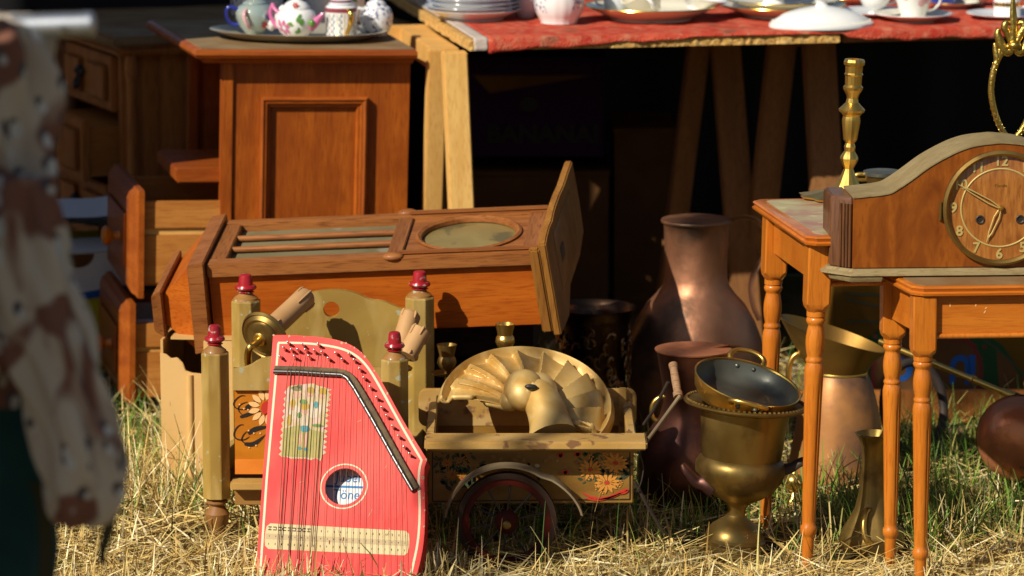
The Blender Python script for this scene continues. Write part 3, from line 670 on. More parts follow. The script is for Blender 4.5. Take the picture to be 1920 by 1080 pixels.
def hand(ang, l, w, z, tipw=.3):
    d = Vector((math.cos(ang), math.sin(ang))); nn = Vector((-d.y, d.x)); mb = MB(); mb.X = Md
    for s in (-1, 1):
        pts = [d * (l * t) + nn * (s * w * q) for t, q in ((.06, .4), (.3, 1), (.8, .62), (.98, .05))]
        mb.tube([(p.x, p.y, z) for p in pts], .0011, 6)
    mb.tube([(d.x * l * .95, d.y * l * .95, z), (d.x * l * 1.12, d.y * l * 1.12, z)], [.0011, .0004], 6)
    return part('hand', mb, m_dialgilt, dl)
hand(math.atan2(43, -76), 84 * kk, 3.6 * kk, .0065); hand(math.atan2(-68, -27), 62 * kk, 5 * kk, .005)
mb = MB(); mb.X = Md; mb.lathe((0, 0, 0), [(6 * kk, .0013), (6 * kk, .006), (3.5 * kk, .009), (.0005, .0095)], 20); part('hand_boss', mb, m_brassb, dl)
mb = MB(); mb.X = Md; mb.lathe((0, 0, 0), [(99 * kk, .0105), (80 * kk, .0135), (50 * kk, .016), (.0005, .0175)], 64, cap0=False); part('dial_glass', mb, m_glass, MC)
mb = MB(); mb.X = Md; mb.tube([(-113 * kk, -22 * kk, .003), (-113 * kk, 12 * kk, .003)], .003, 10); part('hinge', mb, m_brass, MC)

# ================================================================== WALL CLOCK CASE lying on its back
FL = P(385, 497, .12); FR = P(1015, 472, .065); BL = P(432, 412, .40)
MW = frame(FL, FR - FL, BL - FL); PLW = Pl(MW)
WC = thing('wall_clock_case', 'long wooden wall clock case lying on its back with a round dial window', 'clock case', M=MW)
Lw = (FR - FL).length; Ww = PLW.at(432, 412).y
def wl(u, v): return PLW.at(u, v)
H_ = .028
A0, A1 = .035, wl(740, 430).x                                  # lattice window
B0 = wl(768, 430).x; B1 = wl(987, 430).x
ys0, ys1 = .038, Ww - .030
dr = part('door', MB().box(0.001, Lw - .001, 0, ys0, -H_, 0), m_door, WC, .0025)
part('stile', MB().box(0.001, Lw - .001, ys1, Ww, -H_, 0), m_door, dr, .0025)
for a, b in ((.001, A0), (A1, B0), (B1, Lw - .001)): part('cross_rail', MB().box(a, b, ys0 + .0005, ys1 - .0005, -H_, -.001), m_doory, dr, .0015)
part('window_pane', MB().box(A0 - .004, A1 + .004, ys0 - .004, ys1 + .004, -.020, -.017), m_dustg, dr)
for t in (.36, .68):
    y = ys0 + (ys1 - ys0) * t; part('glazing_bar', MB().tube([(A0 - .002, y, -.009), (A1 + .002, y, -.009)], .0062, 10), m_door, dr)
cw = wl(877, 440); rw = (wl(972, 440).x - wl(782, 440).x) / 2; yc_ = (ys0 + ys1) / 2; ry_ = (ys1 - ys0) / 2 - .004; rw = min(rw, ry_ * 1.12)
sq = [(B0 + .0005, ys0 + .0005), (B1 - .0005, ys0 + .0005), (B1 - .0005, ys1 - .0005), (B0 + .0005, ys1 - .0005)]
part('dial_surround', fill_holes(MB(), sq, [circ(cw.x, yc_, rw, ry_, 40)], -.015, -.007), m_door, dr)
mb = MB(); n = 48; mb.loft([[(cw.x + (rw * s + o) * math.cos(2 * math.pi * k / n), yc_ + (ry_ * s + o) * math.sin(2 * math.pi * k / n), z) for k in range(n)] for s, o, z in ((1, .002, -.0065), (1, .004, -.003), (1, -.001, -.0005), (1, -.007, -.004), (1, -.008, -.012))], cap=False); part('window_ring', mb, m_door, dr)
mb = MB(); mb.loft([[(cw.x + rw * s * math.cos(2 * math.pi * k / n), yc_ + ry_ * s * math.sin(2 * math.pi * k / n), z) for k in range(n)] for s, z in ((.98, -.0145), (.7, -.012), (.4, -.0105), (.01, -.010))], cap=False); part('round_pane', mb, m_dialg, dr)
for y in (.006, Ww - .004):
    mb = MB().ball(((A1 + B0) / 2, y, .000), .021, 20, sz=.42, sy=.6); part('button', mb, m_door, WC)
# strip mouldings along the dial end of the door
for y in (.018, Ww - .015): part('door_moulding', MB().box(B0 - .01, Lw - .002, y - .008, y + .008, .0005, .007), m_door, WC, .003)
HB = .152
cs = part('case_side', MB().box(0.002, Lw - .001, .012, .026, -HB, -H_ - .0005), m_case, WC, .001)
part('case_side', MB().box(0.002, Lw - .001, Ww - .026, Ww - .012, -HB, -H_ - .0005), m_case, WC, .001)
part('case_back', MB().box(0.002, Lw - .001, .0265, Ww - .0265, -HB, -HB + .01), m_case, WC)
# foot end: moulded plank, tapering red block, end plank
part('base_plank', MB().hexa([(-.034, -.016, -HB - .026), (-.002, -.016, -HB - .020), (-.002, Ww + .014, -HB - .02), (-.034, Ww + .014, -HB - .026)], [(-.034, -.016, .004), (-.001, -.016, .010), (-.001, Ww + .014, .010), (-.034, Ww + .014, .004)]), m_door, WC, .002)
part('foot_block', MB().hexa([(-.094, .030, -.128), (-.0345, .008, -HB - .024), (-.0345, Ww - .01, -HB - .024), (-.094, Ww - .03, -.128)], [(-.094, .030, -.068), (-.0345, .008, -.006), (-.0345, Ww - .01, -.006), (-.094, Ww - .03, -.068)]), m_case, WC, .001)
part('end_plank', MB().hexa([(-.114, .006, -.134), (-.0945, .012, -.150), (-.0945, Ww - .02, -.15), (-.114, Ww - .02, -.134)], [(-.114, .006, -.062), (-.0945, .012, -.052), (-.0945, Ww - .02, -.052), (-.114, Ww - .02, -.062)]), m_door, WC, .002)
# crest board closing the dial end
prof = [(-.022, -HB - .012), (-.022, .022), (-.004, .030), (.03, .040), (.06, .043), (.09, .054), (.12, .060), (.16, .066), (Ww * .72, .070), (Ww * .9, .080), (Ww + .02, .088), (Ww + .024, .0), (Ww + .016, -.06), (Ww - .05, -.09), (.12, -.11), (.07, -HB - .004), (.02, -HB - .010)]
def shear(x, z, y=0.): return x - z * .10 + y * .13
mb = MB(); mb.hexa([(shear(Lw + .0005, z, y), y, z) for y, z in prof], [(shear(Lw + .016, z, y), y, z) for y, z in prof]); cb = part('crest_board', mb, m_crest, WC, .0025)
prof2 = [(-.014, -HB - .004), (-.014, .012), (.0, .016), (.0, -HB - .004)]
mb = MB(); mb.hexa([(shear(Lw - .020, z, y), y - .012, z) for y, z in prof2], [(shear(Lw + .000, z, y), y - .012, z) for y, z in prof2]); part('crest_moulding', mb, m_crest, WC, .003)
mb = MB(); mb.hexa([(shear(Lw + .0165, z, y), y, z) for y, z in [(.05, -.10), (.05, .02), (Ww - .05, .05), (Ww - .05, -.07)]], [(shear(Lw + .020, z, y), y, z) for y, z in [(.06, -.09), (.06, .01), (Ww - .06, .04), (Ww - .06, -.06)]]); part('end_panel', mb, m_crest, cb)
mb = MB(); mb.hexa([(shear(Lw + .0202, z, y), y, z) for y, z in [(.07, -.045), (.07, -.015), (.10, -.012), (.10, -.04)]], [(shear(Lw + .0208, z, y), y, z) for y, z in [(.07, -.045), (.07, -.015), (.10, -.012), (.10, -.04)]]); part('slot', mb, m_black, cb)

# carton that carries it
a = P(306, 850, .16); zt1 = P(306, 668, .16).z
CT = thing('carton', 'tan cardboard carton with a torn corner under the wall clock case', 'box', (a.x, .13, 0), (0, 0, R(-5)))
cut = [(0, 0), (.085, 0), (.085, zt1 - .028), (.062, zt1 - .026), (.05, zt1 - .022), (.044, zt1 - .006), (.034, zt1 + .004), (.022, zt1 + .002), (.012, zt1 + .010), (0, zt1 + .014)]
part('torn_panel', MB().prism([(x, 0, z) for x, z in cut], (0, .005, 0)), m_carton, CT, .001)
wC = .46; hC = (MW @ Vector((.06, .012, -HB))).z - .005
part('fold', MB().tube([(.058, .001, 0), (.058, .001, zt1 - .03)], .007, 10), m_carton, CT)
part('front_panel', MB().box(.0855, wC, .0, .005, 0, hC), m_carton, CT, .001)
part('side_panel', MB().box(0, .005, .0055, .24, 0, hC), m_carton, CT); part('side_panel', MB().box(wC - .005, wC, .0055, .24, 0, hC), m_carton, CT)
part('back_panel', MB().box(0, wC, .2405, .245, 0, hC), m_carton, CT); part('top_flap', MB().box(.02, wC - .002, .008, .238, hC + .0005, hC + .005), m_carton, CT)

# low crate added under the middle of the case; near-black wood stands for shade
a = P(800, 640, .22); xb_ = P(1000, 640, .22).x; cz_ = (MW @ Vector((.45, .06, -HB))).z - .004
m_dkw = wood('shade_dark_wood', (.030, .018, .010), (.02, .012, .007), (.012, .008, .005), XS, coat=0, rough=.8)
CR = thing('shade_crate', 'low slatted crate added to darken the gap under the wall clock case', 'crate', (a.x, .22, 0), (0, 0, R(-4)))
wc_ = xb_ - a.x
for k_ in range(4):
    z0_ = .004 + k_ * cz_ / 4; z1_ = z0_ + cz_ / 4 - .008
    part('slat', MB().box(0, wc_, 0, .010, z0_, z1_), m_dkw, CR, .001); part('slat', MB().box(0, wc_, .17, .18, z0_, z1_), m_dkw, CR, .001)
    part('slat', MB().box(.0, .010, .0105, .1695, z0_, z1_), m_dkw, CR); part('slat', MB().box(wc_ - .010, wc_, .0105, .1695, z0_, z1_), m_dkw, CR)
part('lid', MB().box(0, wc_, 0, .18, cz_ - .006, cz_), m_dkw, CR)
# ================================================================== PAINTED DOLL BED
YF, YH = -.25, .045
def post(T, u, Y, vt, v_sh0, v_sh1, v_foot, wpx, lab=None):
    k = mpp(Y, .2); x = P(u, v_sh0, Y).x; z = lambda v: P(u, v, Y).z
    hw = wpx * k / 2; r = hw / math.cos(R(22.5)); z0 = z(v_sh1)
    zf = 0.0
    pr = [(r, z0), (r, z(v_sh0) - .003), (r * .96, z(v_sh0))]
    mb = MB(T).lathe((x, Y, 0), pr, 8, M=Matrix.Rotation(R(22.5), 3, 'Z')); p = part('post', mb, m_olivedk if lab else m_olive, T, .0008, smooth=False)
    zs = z(v_sh0); q = vt
    nk = [(hw * .9, zs), (hw * .86, zs + .004), (hw * .55, zs + .010), (hw * .45, zs + .014)]
    part('neck', MB(T).lathe((x, Y, 0), nk, 24), m_olivedk, p)
    zt = z(vt); h = zt - (zs + .014); b = zs + .014
    fr = [(hw * .48, b), (hw * .62, b + h * .05), (hw * .48, b + h * .12), (hw * .72, b + h * .2), (hw * .78, b + h * .28), (hw * .70, b + h * .40), (hw * .52, b + h * .43), (hw * .48, b + h * .75), (hw * .42, b + h * .95), (hw * .32, b + h), (hw * .02, b + h)]
    part('finial', MB(T).lathe((x, Y, 0), fr, 24), m_finial, p)
    lo = [(hw * .35, zf), (hw * .5, zf + .012), (hw * .85, zf + z0 * .45), (hw * .92, zf + z0 * .62), (hw * .55, zf + z0 * .78), (hw * .5, zf + z0 * .8), (hw * .82, zf + z0 * .88), (hw * .80, zf + z0 * .93), (hw * .6, zf + z0 * .96), (hw * .7, z0)]
    part('turned_foot', MB(T).lathe((x, Y, 0), lo, 24), m_olivedk, p)
    return x
b0 = PG(403, 1012)
BD = thing('doll_bed', 'painted doll bed with olive octagonal posts and chipped red finials', 'doll bed', (b0.x, YF, 0))
xl = post(BD, 403, YF, 609, 660, 932, 1010, 50); xr = post(BD, 740, YF, 622, 672, 940, 1015, 50)
hl = post(BD, 461, YH, 514, 562, 890, 960, 53); hr = post(BD, 787, YH, 508, 556, 890, 960, 53)
kF = mpp(YF, .25); kH = mpp(YH, .3)
zF = lambda v: P(600, v, YF).z; zH = lambda v: P(600, v, YH).z
# headboard with a scalloped top and a round hole
hp = smooth2([(P(u, 0, YH).x, zH(v)) for u, v in [(487, 600), (500, 600), (520, 590), (545, 568), (572, 549), (605, 543), (640, 543), (668, 550), (690, 562), (715, 563), (735, 572), (750, 578), (762, 580)]], 2)
outer = [(hp[0][0], zH(820))] + hp + [(hp[-1][0], zH(820))]
hx, hz = P(622, 579, YH).x, zH(579)
mb = MB(BD); mb.X = Matrix.Translation((0, YH + .009, 0)) @ Matrix.Rotation(R(90), 4, 'X')
fill_holes(mb, outer, [circ(hx, hz, 15 * kH, n=28)], 0, .018); part('headboard', mb, m_olive, BD, .0015)
# footboard: scalloped rail, orange flower panel, ledge
fx0, fx1 = P(428, 0, YF).x, P(715, 0, YF).x; xm = (fx0 + fx1) / 2
tp_ = smooth2([(fx0, zF(690)), (fx0 + .012, zF(690)), (fx0 + .03, zF(686)), (fx0 + .05, zF(672)), (fx0 + .08, zF(667)), (xm, zF(655)), (fx1 - .08, zF(667)), (fx1 - .05, zF(672)), (fx1 - .03, zF(686)), (fx1, zF(690))], 2)
mb = MB(BD); mb.prism([(x, YF - .008, z) for x, z in [(fx0, zF(731))] + tp_ + [(fx1, zF(731))]], (0, .016, 0)); part('foot_rail', mb, m_olive, BD, .0015)
fp = part('flower_panel', MB(BD).box(fx0, fx1, YF + .000, YF + .010, zF(889), zF(731.5)), m_orange, BD)
part('panel_band', MB(BD).box(fx0 + .001, fx1 - .001, YF - .003, YF - .0003, zF(889), zF(861)), m_oranger, BD, .001)
part('ledge', MB(BD).box(P(421, 0, YF).x, fx1, YF - .030, YF + .012, zF(914), zF(898)), m_cartl, BD, .003)
part('bottom_rail', MB(BD).box(fx0, fx1, YF - .004, YF + .008, zF(946), zF(915)), m_olivedk, BD, .001)
for x, u in ((hl, 0), (hr, 1)): part('side_rail', MB(BD).hexa([((xl if u == 0 else xr) - .006, YF + .027, .1), ((xl if u == 0 else xr) + .006, YF + .027, .1), (x + .006, YH - .027, .1), (x - .006, YH - .027, .1)], [((xl if u == 0 else xr) - .006, YF + .027, .15), ((xl if u == 0 else xr) + .006, YF + .027, .15), (x + .006, YH - .027, .15), (x - .006, YH - .027, .15)]), m_olive, BD, .001)
part('base_board', MB(BD).hexa([(xl + .008, YF + .012, .1), (xr - .008, YF + .012, .1), (hr - .008, YH - .012, .1), (hl + .008, YH - .012, .1)], [(xl + .008, YF + .012, .11), (xr - .008, YF + .012, .11), (hr - .008, YH - .012, .11), (hl + .008, YH - .012, .11)]), m_board, BD)
# flower painting on the panel, in panel coordinates
MF = frame(Vector((0, YF - .0004, 0)), (1, 0, 0), (0, 0, 1)); PF = Pl(MF)
def paint(T, plane, name, polys, m, h):
    mb = MB(T); mb.X = plane.M
    for p in polys: mb.face([(q[0], q[1], h) for q in p])
    return part(name, mb, m, T, smooth=False, kind='stuff')
def pu(plane, u, v): q = plane.at(u, v); return (q.x, q.y)
fcx, fcy = pu(PF, 499, 764)
paint(BD, PF, 'painted_petals', [leafpoly(fcx + .012 * math.cos(a), fcy + .014 * math.sin(a), .022, .010, a) for a in [i * 2 * math.pi / 13 for i in range(13)]], m_petalp, .0008)
paint(BD, PF, 'painted_flower_eye', [leafpoly(fcx - .004 + .0, fcy - .014, .028, .016, R(80))], m_pred, .0012)
mb = MB(BD); mb.X = MF
for pts, w in (([(460, 742), (452, 741), (442, 748), (437, 757), (441, 765), (452, 768), (470, 766)], .0016), ([(464, 753), (452, 757), (446, 764), (448, 772), (455, 778)], .0014), ([(457, 796), (449, 796), (440, 806), (438, 818), (445, 824), (458, 825), (468, 818)], .0017), ([(463, 808), (455, 816), (452, 826), (460, 831), (472, 832)], .0015)):
    s = smooth2([pu(PF, *p) for p in pts], 2); strip(mb, s, [w * (.5 + math.sin(math.pi * i / (len(s) - 1))) for i in range(len(s))], .0008)
for pts, w in (([(460, 765), (472, 758), (484, 750), (492, 745)], .008), ([(450, 782), (468, 776), (480, 770), (492, 772)], .007), ([(465, 813), (478, 804), (495, 801), (508, 798)], .009), ([(458, 832), (474, 834), (488, 824), (500, 812)], .0085)):
    s = smooth2([pu(PF, *p) for p in pts], 2); strip(mb, s, [w * max(.06, math.sin(math.pi * min(1, .15 + i / (len(s) - 1)))) for i in range(len(s))], .0006)
part('painted_scrolls', mb, m_black, BD, smooth=False, kind='stuff')
paint(BD, PF, 'painted_dots', [circ(*pu(PF, u, v), .0016, n=8) for u, v in [(449, 758), (457, 766), (465, 768), (466, 807), (476, 812), (488, 812), (467, 839), (480, 835)]], m_petalp, .0012)

# ================================================================== RED ZITHER leaning on the bed
az, ln = R(-9), R(34)
nx = Vector((math.cos(az), math.sin(az), 0)); back = Vector((-math.sin(az), math.cos(az), 0))
upz = back * math.sin(ln) + Vector((0, 0, 1)) * math.cos(ln)
ZO = P(512, 628, -.345)
MZ = frame(ZO, nx, upz); PZ = Pl(MZ)
ZT = thing('zither', 'red zither with rusty strings leaning against the painted doll bed', 'zither', M=MZ)
def zp(u, v): q = PZ.at(u, v); return (q.x, q.y)
out = [(512, 628), (540, 628)] + smooth2([(560, 629), (605, 632), (645, 640), (675, 656), (698, 686), (722, 726), (752, 782), (782, 832), (801, 862)], 2) + smooth2([(796, 876), (795, 900), (797, 930), (797, 975), (795, 1015), (788, 1055), (776, 1096), (772, 1106)], 2)
out = out + [(600, 1106), (477, 1106)]
outp = [zp(*p) for p in out][::-1]
hc = zp(645, 912); hr_ = 36.0 * (zp(681, 912)[0] - hc[0]) / 36
TH_ = .034
mb = MB(); fill_holes(mb, outp, [circ(hc[0], hc[1], hr_, hr_, 40)], -.004, 0); part('soundboard', mb, m_zith, ZT, ang=30)
mb = MB(); mb.prism([(x, y, -TH_) for x, y in outp], (0, 0, TH_ - .0042))
# hollow body: only the rim wall and the back are needed
mb.bm.free(); mb = MB(); n = len(outp)
mb.loft([[(x, y, -.0042) for x, y in outp], [(x, y, -TH_) for x, y in outp]], cap=False); part('rim', mb, m_zith, ZT, ang=30)
part('back_plate', MB().prism([(x, y, -TH_ - .002) for x, y in outp], (0, 0, .0019)), m_zith, ZT)
# cream line round the edge, ring round the hole
mb = MB(); wln = .0042
ln_pts = smooth2([(486, 1104), (500, 900), (516, 720), (522, 644)], 0) 
strip(mb, [zp(*p) for p in ln_pts], wln, .0006)
ln2 = smooth2([(521, 643), (560, 643), (600, 646), (640, 653), (668, 666), (690, 688), (714, 728), (745, 785), (772, 832), (790, 862)], 2); strip(mb, [zp(*p) for p in ln2], wln, .0007)
ln3 = smooth2([(791, 861), (786, 880), (785, 905), (787, 935), (787, 975), (784, 1015), (777, 1050), (764, 1104)], 2); strip(mb, [zp(*p) for p in ln3], wln, .0006)
part('cream_line', mb, m_cream, ZT, smooth=False)
mb = MB(); k = 48; mb.loft([[(hc[0] + r * math.cos(2 * math.pi * i / k), hc[1] + r * math.sin(2 * math.pi * i / k), z) for i in range(k)] for r, z in ((hr_ * 1.17, .0005), (hr_ * 1.18, .0008), (hr_ * 1.24, .0008), (hr_ * 1.25, .0005))], cap=False); part('hole_ring', mb, m_cream, ZT)
# label seen through the hole
lb = MB().box(hc[0] - .05, hc[0] + .05, hc[1] - .045, hc[1] + .06, -TH_ + .0005, -TH_ + .0012); L_ = part('label_paper', lb, m_white, ZT)
off = -.0085
text_part('lettering', 'Jubel', .0265, Matrix.Translation((hc[0] - .001, hc[1] + .0285, -TH_ + .0016)), m_blue, L_, sx=.88); text_part('lettering', 'Töne', .0265, Matrix.Translation((hc[0] - .001, hc[1] - .004, -TH_ + .0016)), m_blue, L_, sx=.88)
part('label_line', MB().box(hc[0] - .05, hc[0] + .05, hc[1] + .0095, hc[1] + .0135, -TH_ + .0013, -TH_ + .0017), m_blue, L_)
# picture sticker: children in a garden, much faded
sa, sb_ = zp(527, 718), zp(618, 862); sw, sh = sb_[0] - sa[0], sa[1] - sb_[1]; scx, scy = (sa[0] + sb_[0]) / 2 - .001, (sa[1] + sb_[1]) / 2
tl_, tr_, bl_ = Vector(zp(536, 716)), Vector(zp(622, 722)), Vector(zp(523, 858))
def st(s, t): q = tl_ + (tr_ - tl_) * s + (bl_ - tl_) * t; return (q.x, q.y)
edge = [];
for i in range(9): edge.append(st(.08 + .84 * i / 8, -.01 + random.uniform(-.012, .02) + .05 * abs(i - 4) / 4))
for i in range(26): edge.append(st(1 + (random.uniform(-.10, -.03) if i % 2 else .01), .06 + .90 * i / 26))
for i in range(9): edge.append(st(.9 - .84 * i / 8, 1 + random.uniform(-.03, .012)))
for i in range(22): edge.append(st((random.uniform(.02, .05) if i % 2 else -.015), .96 - .90 * i / 22))
mb = MB(); mb.prism([(x, y, .0003) for x, y in edge[::-1]], (0, 0, .0003)); sk = part('picture_sticker', mb, mat('sticker_print', (.58, .44, .27), .7, var=(.48, .38, .16), scale=32, spots=(.62, .42, .34), sscale=60, slo=.52, shi=.62), ZT, smooth=False)
def blob(s, t, rs, rt, n=12): return [st(s + rs * math.cos(2 * math.pi * i / n) * random.uniform(.85, 1.15), t + rt * math.sin(2 * math.pi * i / n) * random.uniform(.85, 1.1)) for i in range(n)]
m_sk = [mat('sticker_' + n, c, .7, var=v, scale=50) for n, c, v in (('hair', (.50, .33, .04), (.42, .25, .04)), ('skin', (.62, .36, .24), (.56, .30, .2)), ('teal', (.06, .24, .28), (.10, .30, .30)), ('green', (.11, .24, .06), (.2, .28, .1)), ('meadow', (.33, .30, .09), (.42, .34, .10)), ('cream', (.62, .52, .38), (.55, .44, .3)), ('hat', (.16, .15, .06), (.22, .2, .09)))]
def sticker(name, blobs, m, h): 
    mb = MB()
    for b_ in blobs: mb.face([(q[0], q[1], h) for q in b_])
    part(name, mb, m, sk, smooth=False, kind='stuff')
sticker('printed_meadow', [[st(.03, .62), st(.35, .56), st(.6, .60), st(.9, .63), st(.9, .97), st(.05, .98)]], m_sk[4], .0007)
sticker('printed_shirts', [blob(.66, .35, .17, .11), blob(.25, .4, .13, .1), blob(.48, .5, .12, .07)], m_sk[5], .0008)
sticker('printed_faces', [blob(.27, .16, .085, .05), blob(.55, .14, .07, .045), blob(.81, .15, .075, .05), blob(.47, .37, .075, .045), blob(.43, .74, .035, .10), blob(.55, .74, .035, .10), blob(.2, .33, .05, .05)], m_sk[1], .0009)
sticker('printed_hair', [blob(.56, .09, .09, .045), blob(.82, .09, .09, .05), blob(.48, .31, .10, .05), blob(.2, .28, .06, .06), blob(.15, .5, .05, .08)], m_sk[0], .0010)
sticker('printed_hat', [blob(.25, .08, .12, .035), blob(.30, .05, .06, .03)], m_sk[6], .0011)
sticker('printed_teal', [blob(.50, .60, .11, .045), blob(.70, .28, .05, .05), blob(.43, .86, .05, .02), blob(.57, .87, .05, .02)], m_sk[2], .0012)
sticker('printed_green', [blob(.42, .25, .09, .035), blob(.36, .43, .05, .04), blob(.78, .55, .12, .02)], m_sk[3], .0013)
# key chart near the bottom
q0, q1, q2, q3 = Vector(zp(499, 981)), Vector(zp(769, 996)), Vector(zp(766, 1042)), Vector(zp(495, 1029))
def kc(s, t): q = q0.lerp(q1, s).lerp(q3.lerp(q2, s), t); return (q.x, q.y)
rr = .035; cor = [kc(s, t) for s, t in [(0, .35), (.006, .12), (.03, 0), (.97, 0), (.994, .12), (1, .35), (1, .65), (.994, .88), (.97, 1), (.03, 1), (.006, .88), (0, .65)]]
kcp = part('key_chart', MB().prism([(x, y, .0003) for x, y in cor[::-1]], (0, 0, .0003)), m_paper, ZT, smooth=False)
part('chart_band', MB().prism([(*kc(s, t), .00065) for s, t in [(.004, .62), (.996, .62), (.996, .40), (.004, .40)]], (0, 0, .0001)), m_paperd, kcp, smooth=False)
mb = MB()
for i in range(22):
    for t, hgt in ((.2, .09), (.5, .06), (.8, .09)):
        s = .03 + .94 * i / 21; d = .0035 + (i % 3) * .0009
        mb.face([(*kc(s + a * d, t + b * hgt), .0009) for a, b in ((-.6, -.5), (.6, -.4), (.45, .5), (-.5, .4))])
    if i < 9:
        for t in (.14, .25): mb.face([(*kc(.03 + i * .034 + a, t + b), .0009) for a, b in ((-.012, -.02), (.012, -.02), (.012, .02), (-.012, .02))])
part('chart_marks', mb, m_ink, kcp, smooth=False, kind='stuff')
mb = MB(); 
for s, t in ((.45, .62), (.545, .46)): mb.face([(*kc(s + a, t + b), .0011) for a, b in ((-.004, -.09), (.004, -.05), (.003, .1), (-.004, .06))])
part('red_marks', mb, m_redp, kcp, smooth=False, kind='stuff')
# felt and metal bridge
br = [(514, 699), (560, 700), (600, 703), (641, 705), (652, 711), (665, 730), (700, 790), (740, 862), (775, 922)]
b3 = [Vector((*zp(*p), .006)) for p in br]
part('bridge_rod', MB().tube(b3, .0042, 10), m_rod, ZT)
fl_ = [Vector((*zp(u + (2 if v < 706 else 7), v - (6 if v < 706 else 4)), .004)) for u, v in br]
mb = MB(); mb.tube(fl_, [.0062 + random.uniform(-.001, .001) for _ in fl_], 10, smooth=1, sq=.8); part('felt_strip', mb, m_felt, ZT)
# tuning pins
pins = [(225, 75), (350, 90), (478, 90), (190, 122), (250, 132), (308, 135), (375, 140), (445, 148), (515, 155), (628, 158), (735, 165), (160, 188), (275, 195), (405, 198), (565, 207), (678, 210), (778, 222), (828, 297), (866, 370), (917, 452), (967, 540), (1015, 620), (1057, 697), (1105, 782), (1153, 862), (1203, 948), (1247, 1015)]
pins = [(490 + x / 4.5, 620 + y / 4.5) for x, y in pins]
mb = MB().lathe((0, 0, 0), [(.0023, 0), (.0023, .0145), (.0021, .0180), (.0009, .0188)], 10); pin0 = part('tuning_pin', mb, m_steel, ZT)
m_pinr = mat('rusty_pin', (.20, .10, .06), .5, .8)
mb = MB().tube([(.0026 * math.cos(a * .9), .0026 * math.sin(a * .9), .001 + .0006 * a) for a in range(11)], .0007, 5); wnd0 = part('winding', mb, m_pinr, pin0)
pb = []
for i, (u, v) in enumerate(pins):
    q = zp(u + 4, v + 10); pb.append(q)
    o = pin0 if i == 0 else pin0.copy()
    if i:
        COL.objects.link(o); o.parent = ZT['o']; w2 = wnd0.copy(); COL.objects.link(w2); w2.parent = o
    o.location = (q[0], q[1], 0); o.rotation_euler = (R(random.uniform(-4, 10)), R(random.uniform(-10, 0)), 0)
# strings
def cross_br(x):
    for a, b in zip(b3, b3[1:]):
        if a.x <= x <= b.x: t = (x - a.x) / (b.x - a.x); return a.y + (b.y - a.y) * t
    return b3[0].y
mbs, mbw = MB(), MB(); order = sorted(pb, key=lambda p: p[0])
tops = [(534, 1), (540, 1), (549, 0), (556, 1), (563, 0), (573, 1), (580, 1), (588, 0), (596, 1), (603, 1), (614, 0), (626, 0), (638, 0), (650, 0), (662, 0), (674, 0), (686, 0), (699, 0), (711, 0), (723, 0), (735, 0), (747, 0), (759, 0), (769, 0)]
for i, (ux, thick) in enumerate(tops):
    xt = zp(ux, 760)[0]; yb = cross_br(xt) if xt < b3[-1].x else b3[-1].y
    e = zp(ux - (17 if thick else 10) * (1 if ux < 620 else .3), 1098); e = (e[0], e[1])
    (mbw if thick else mbs).tube([(xt, yb, .0105), (e[0], e[1], .003)], .0008 if thick else .00042, 5)
    pn = min(pb, key=lambda p: abs(p[0] - xt) + .15 * abs(p[1] - yb))
    mbs.tube([(xt, yb, .0105), (pn[0] + random.uniform(-.003, .003), pn[1], .004)], .0004, 5)
part('strings', mbs, m_string, ZT, kind='stuff'); part('wound_strings', mbw, m_stringw, ZT, kind='stuff')
mb = MB(); 
for i in range(22): x, y = zp(505 + i * 12, 1101); mb.lathe((x, y, 0), [(.0016, 0), (.0016, .005), (.0008, .006)], 7)
part('hitch_pins', mb, m_steel, ZT, kind='stuff')

# chips and scratches in the red lacquer
m_chipw = mat('bare_wood_chip', (.52, .33, .20), .8)
rd = random.Random(31); mb = MB()
for i in range(26):
    t = rd.random(); k_ = int(rd.uniform(0, len(outp))); q = Vector((*outp[k_], 0)); cen = Vector((sum(p[0] for p in outp) / len(outp), sum(p[1] for p in outp) / len(outp), 0)); q = q + (cen - q).normalized() * rd.uniform(.001, .004)
    s_ = rd.uniform(.0008, .0026); mb.face([(q.x + s_ * rd.uniform(.5, 1.3) * math.cos(a), q.y + s_ * rd.uniform(.5, 1.6) * math.sin(a), .0004) for a in [n_ * 1.047 for n_ in range(6)]])
for u, v, l, a in ((610, 668, .018, 2.7), (668, 792, .012, .5), (690, 970, .02, 1.2), (735, 1000, .014, 2.2), (560, 905, .010, .3), (720, 880, .012, 1.0), (600, 1062, .02, .15), (745, 1062, .016, .5)):
    x, y = zp(u, v); mb.face([(p[0], p[1], .0004) for p in leafpoly(x, y, l, .0011, a, 4)])
part('lacquer_chips', mb, m_chipw, ZT, smooth=False, kind='stuff')
# ================================================================== TOY CART
YC = -.425                                                    # front face of the cart body
kC = mpp(YC, .2)
rl = P(800, 815, YC); rr_ = P(1210, 815, YC); zr = rl.z
CTT = thing('hand_cart', 'small painted wooden hand cart with flowers on its side and spoked wheels', 'toy cart', (P(1000, 0, YC).x, YC, 0))
zC = lambda v: P(1000, v, YC).z; xC = lambda u: P(u, 880, YC).x
x0, x1 = xC(803), xC(1188); dC = .30
sd_ = part('side_board', MB(CTT).box(x0, x1, YC, YC + .012, zC(944), zC(832)), m_cart, CTT, .002)
part('side_board', MB(CTT).box(x0, x1, YC + dC - .012, YC + dC, zC(944), zC(832)), m_cart, CTT, .002)
part('end_board', MB(CTT).box(x0, x0 + .012, YC + .0125, YC + dC - .0125, zC(944), zC(832)), m_cart, CTT); part('end_board', MB(CTT).box(x1 - .012, x1, YC + .0125, YC + dC - .0125, zC(944), zC(832)), m_cart, CTT)
part('floor_board', MB(CTT).box(x0 + .013, x1 - .013, YC + .0125, YC + dC - .0125, zC(944), zC(936)), m_cart, CTT)
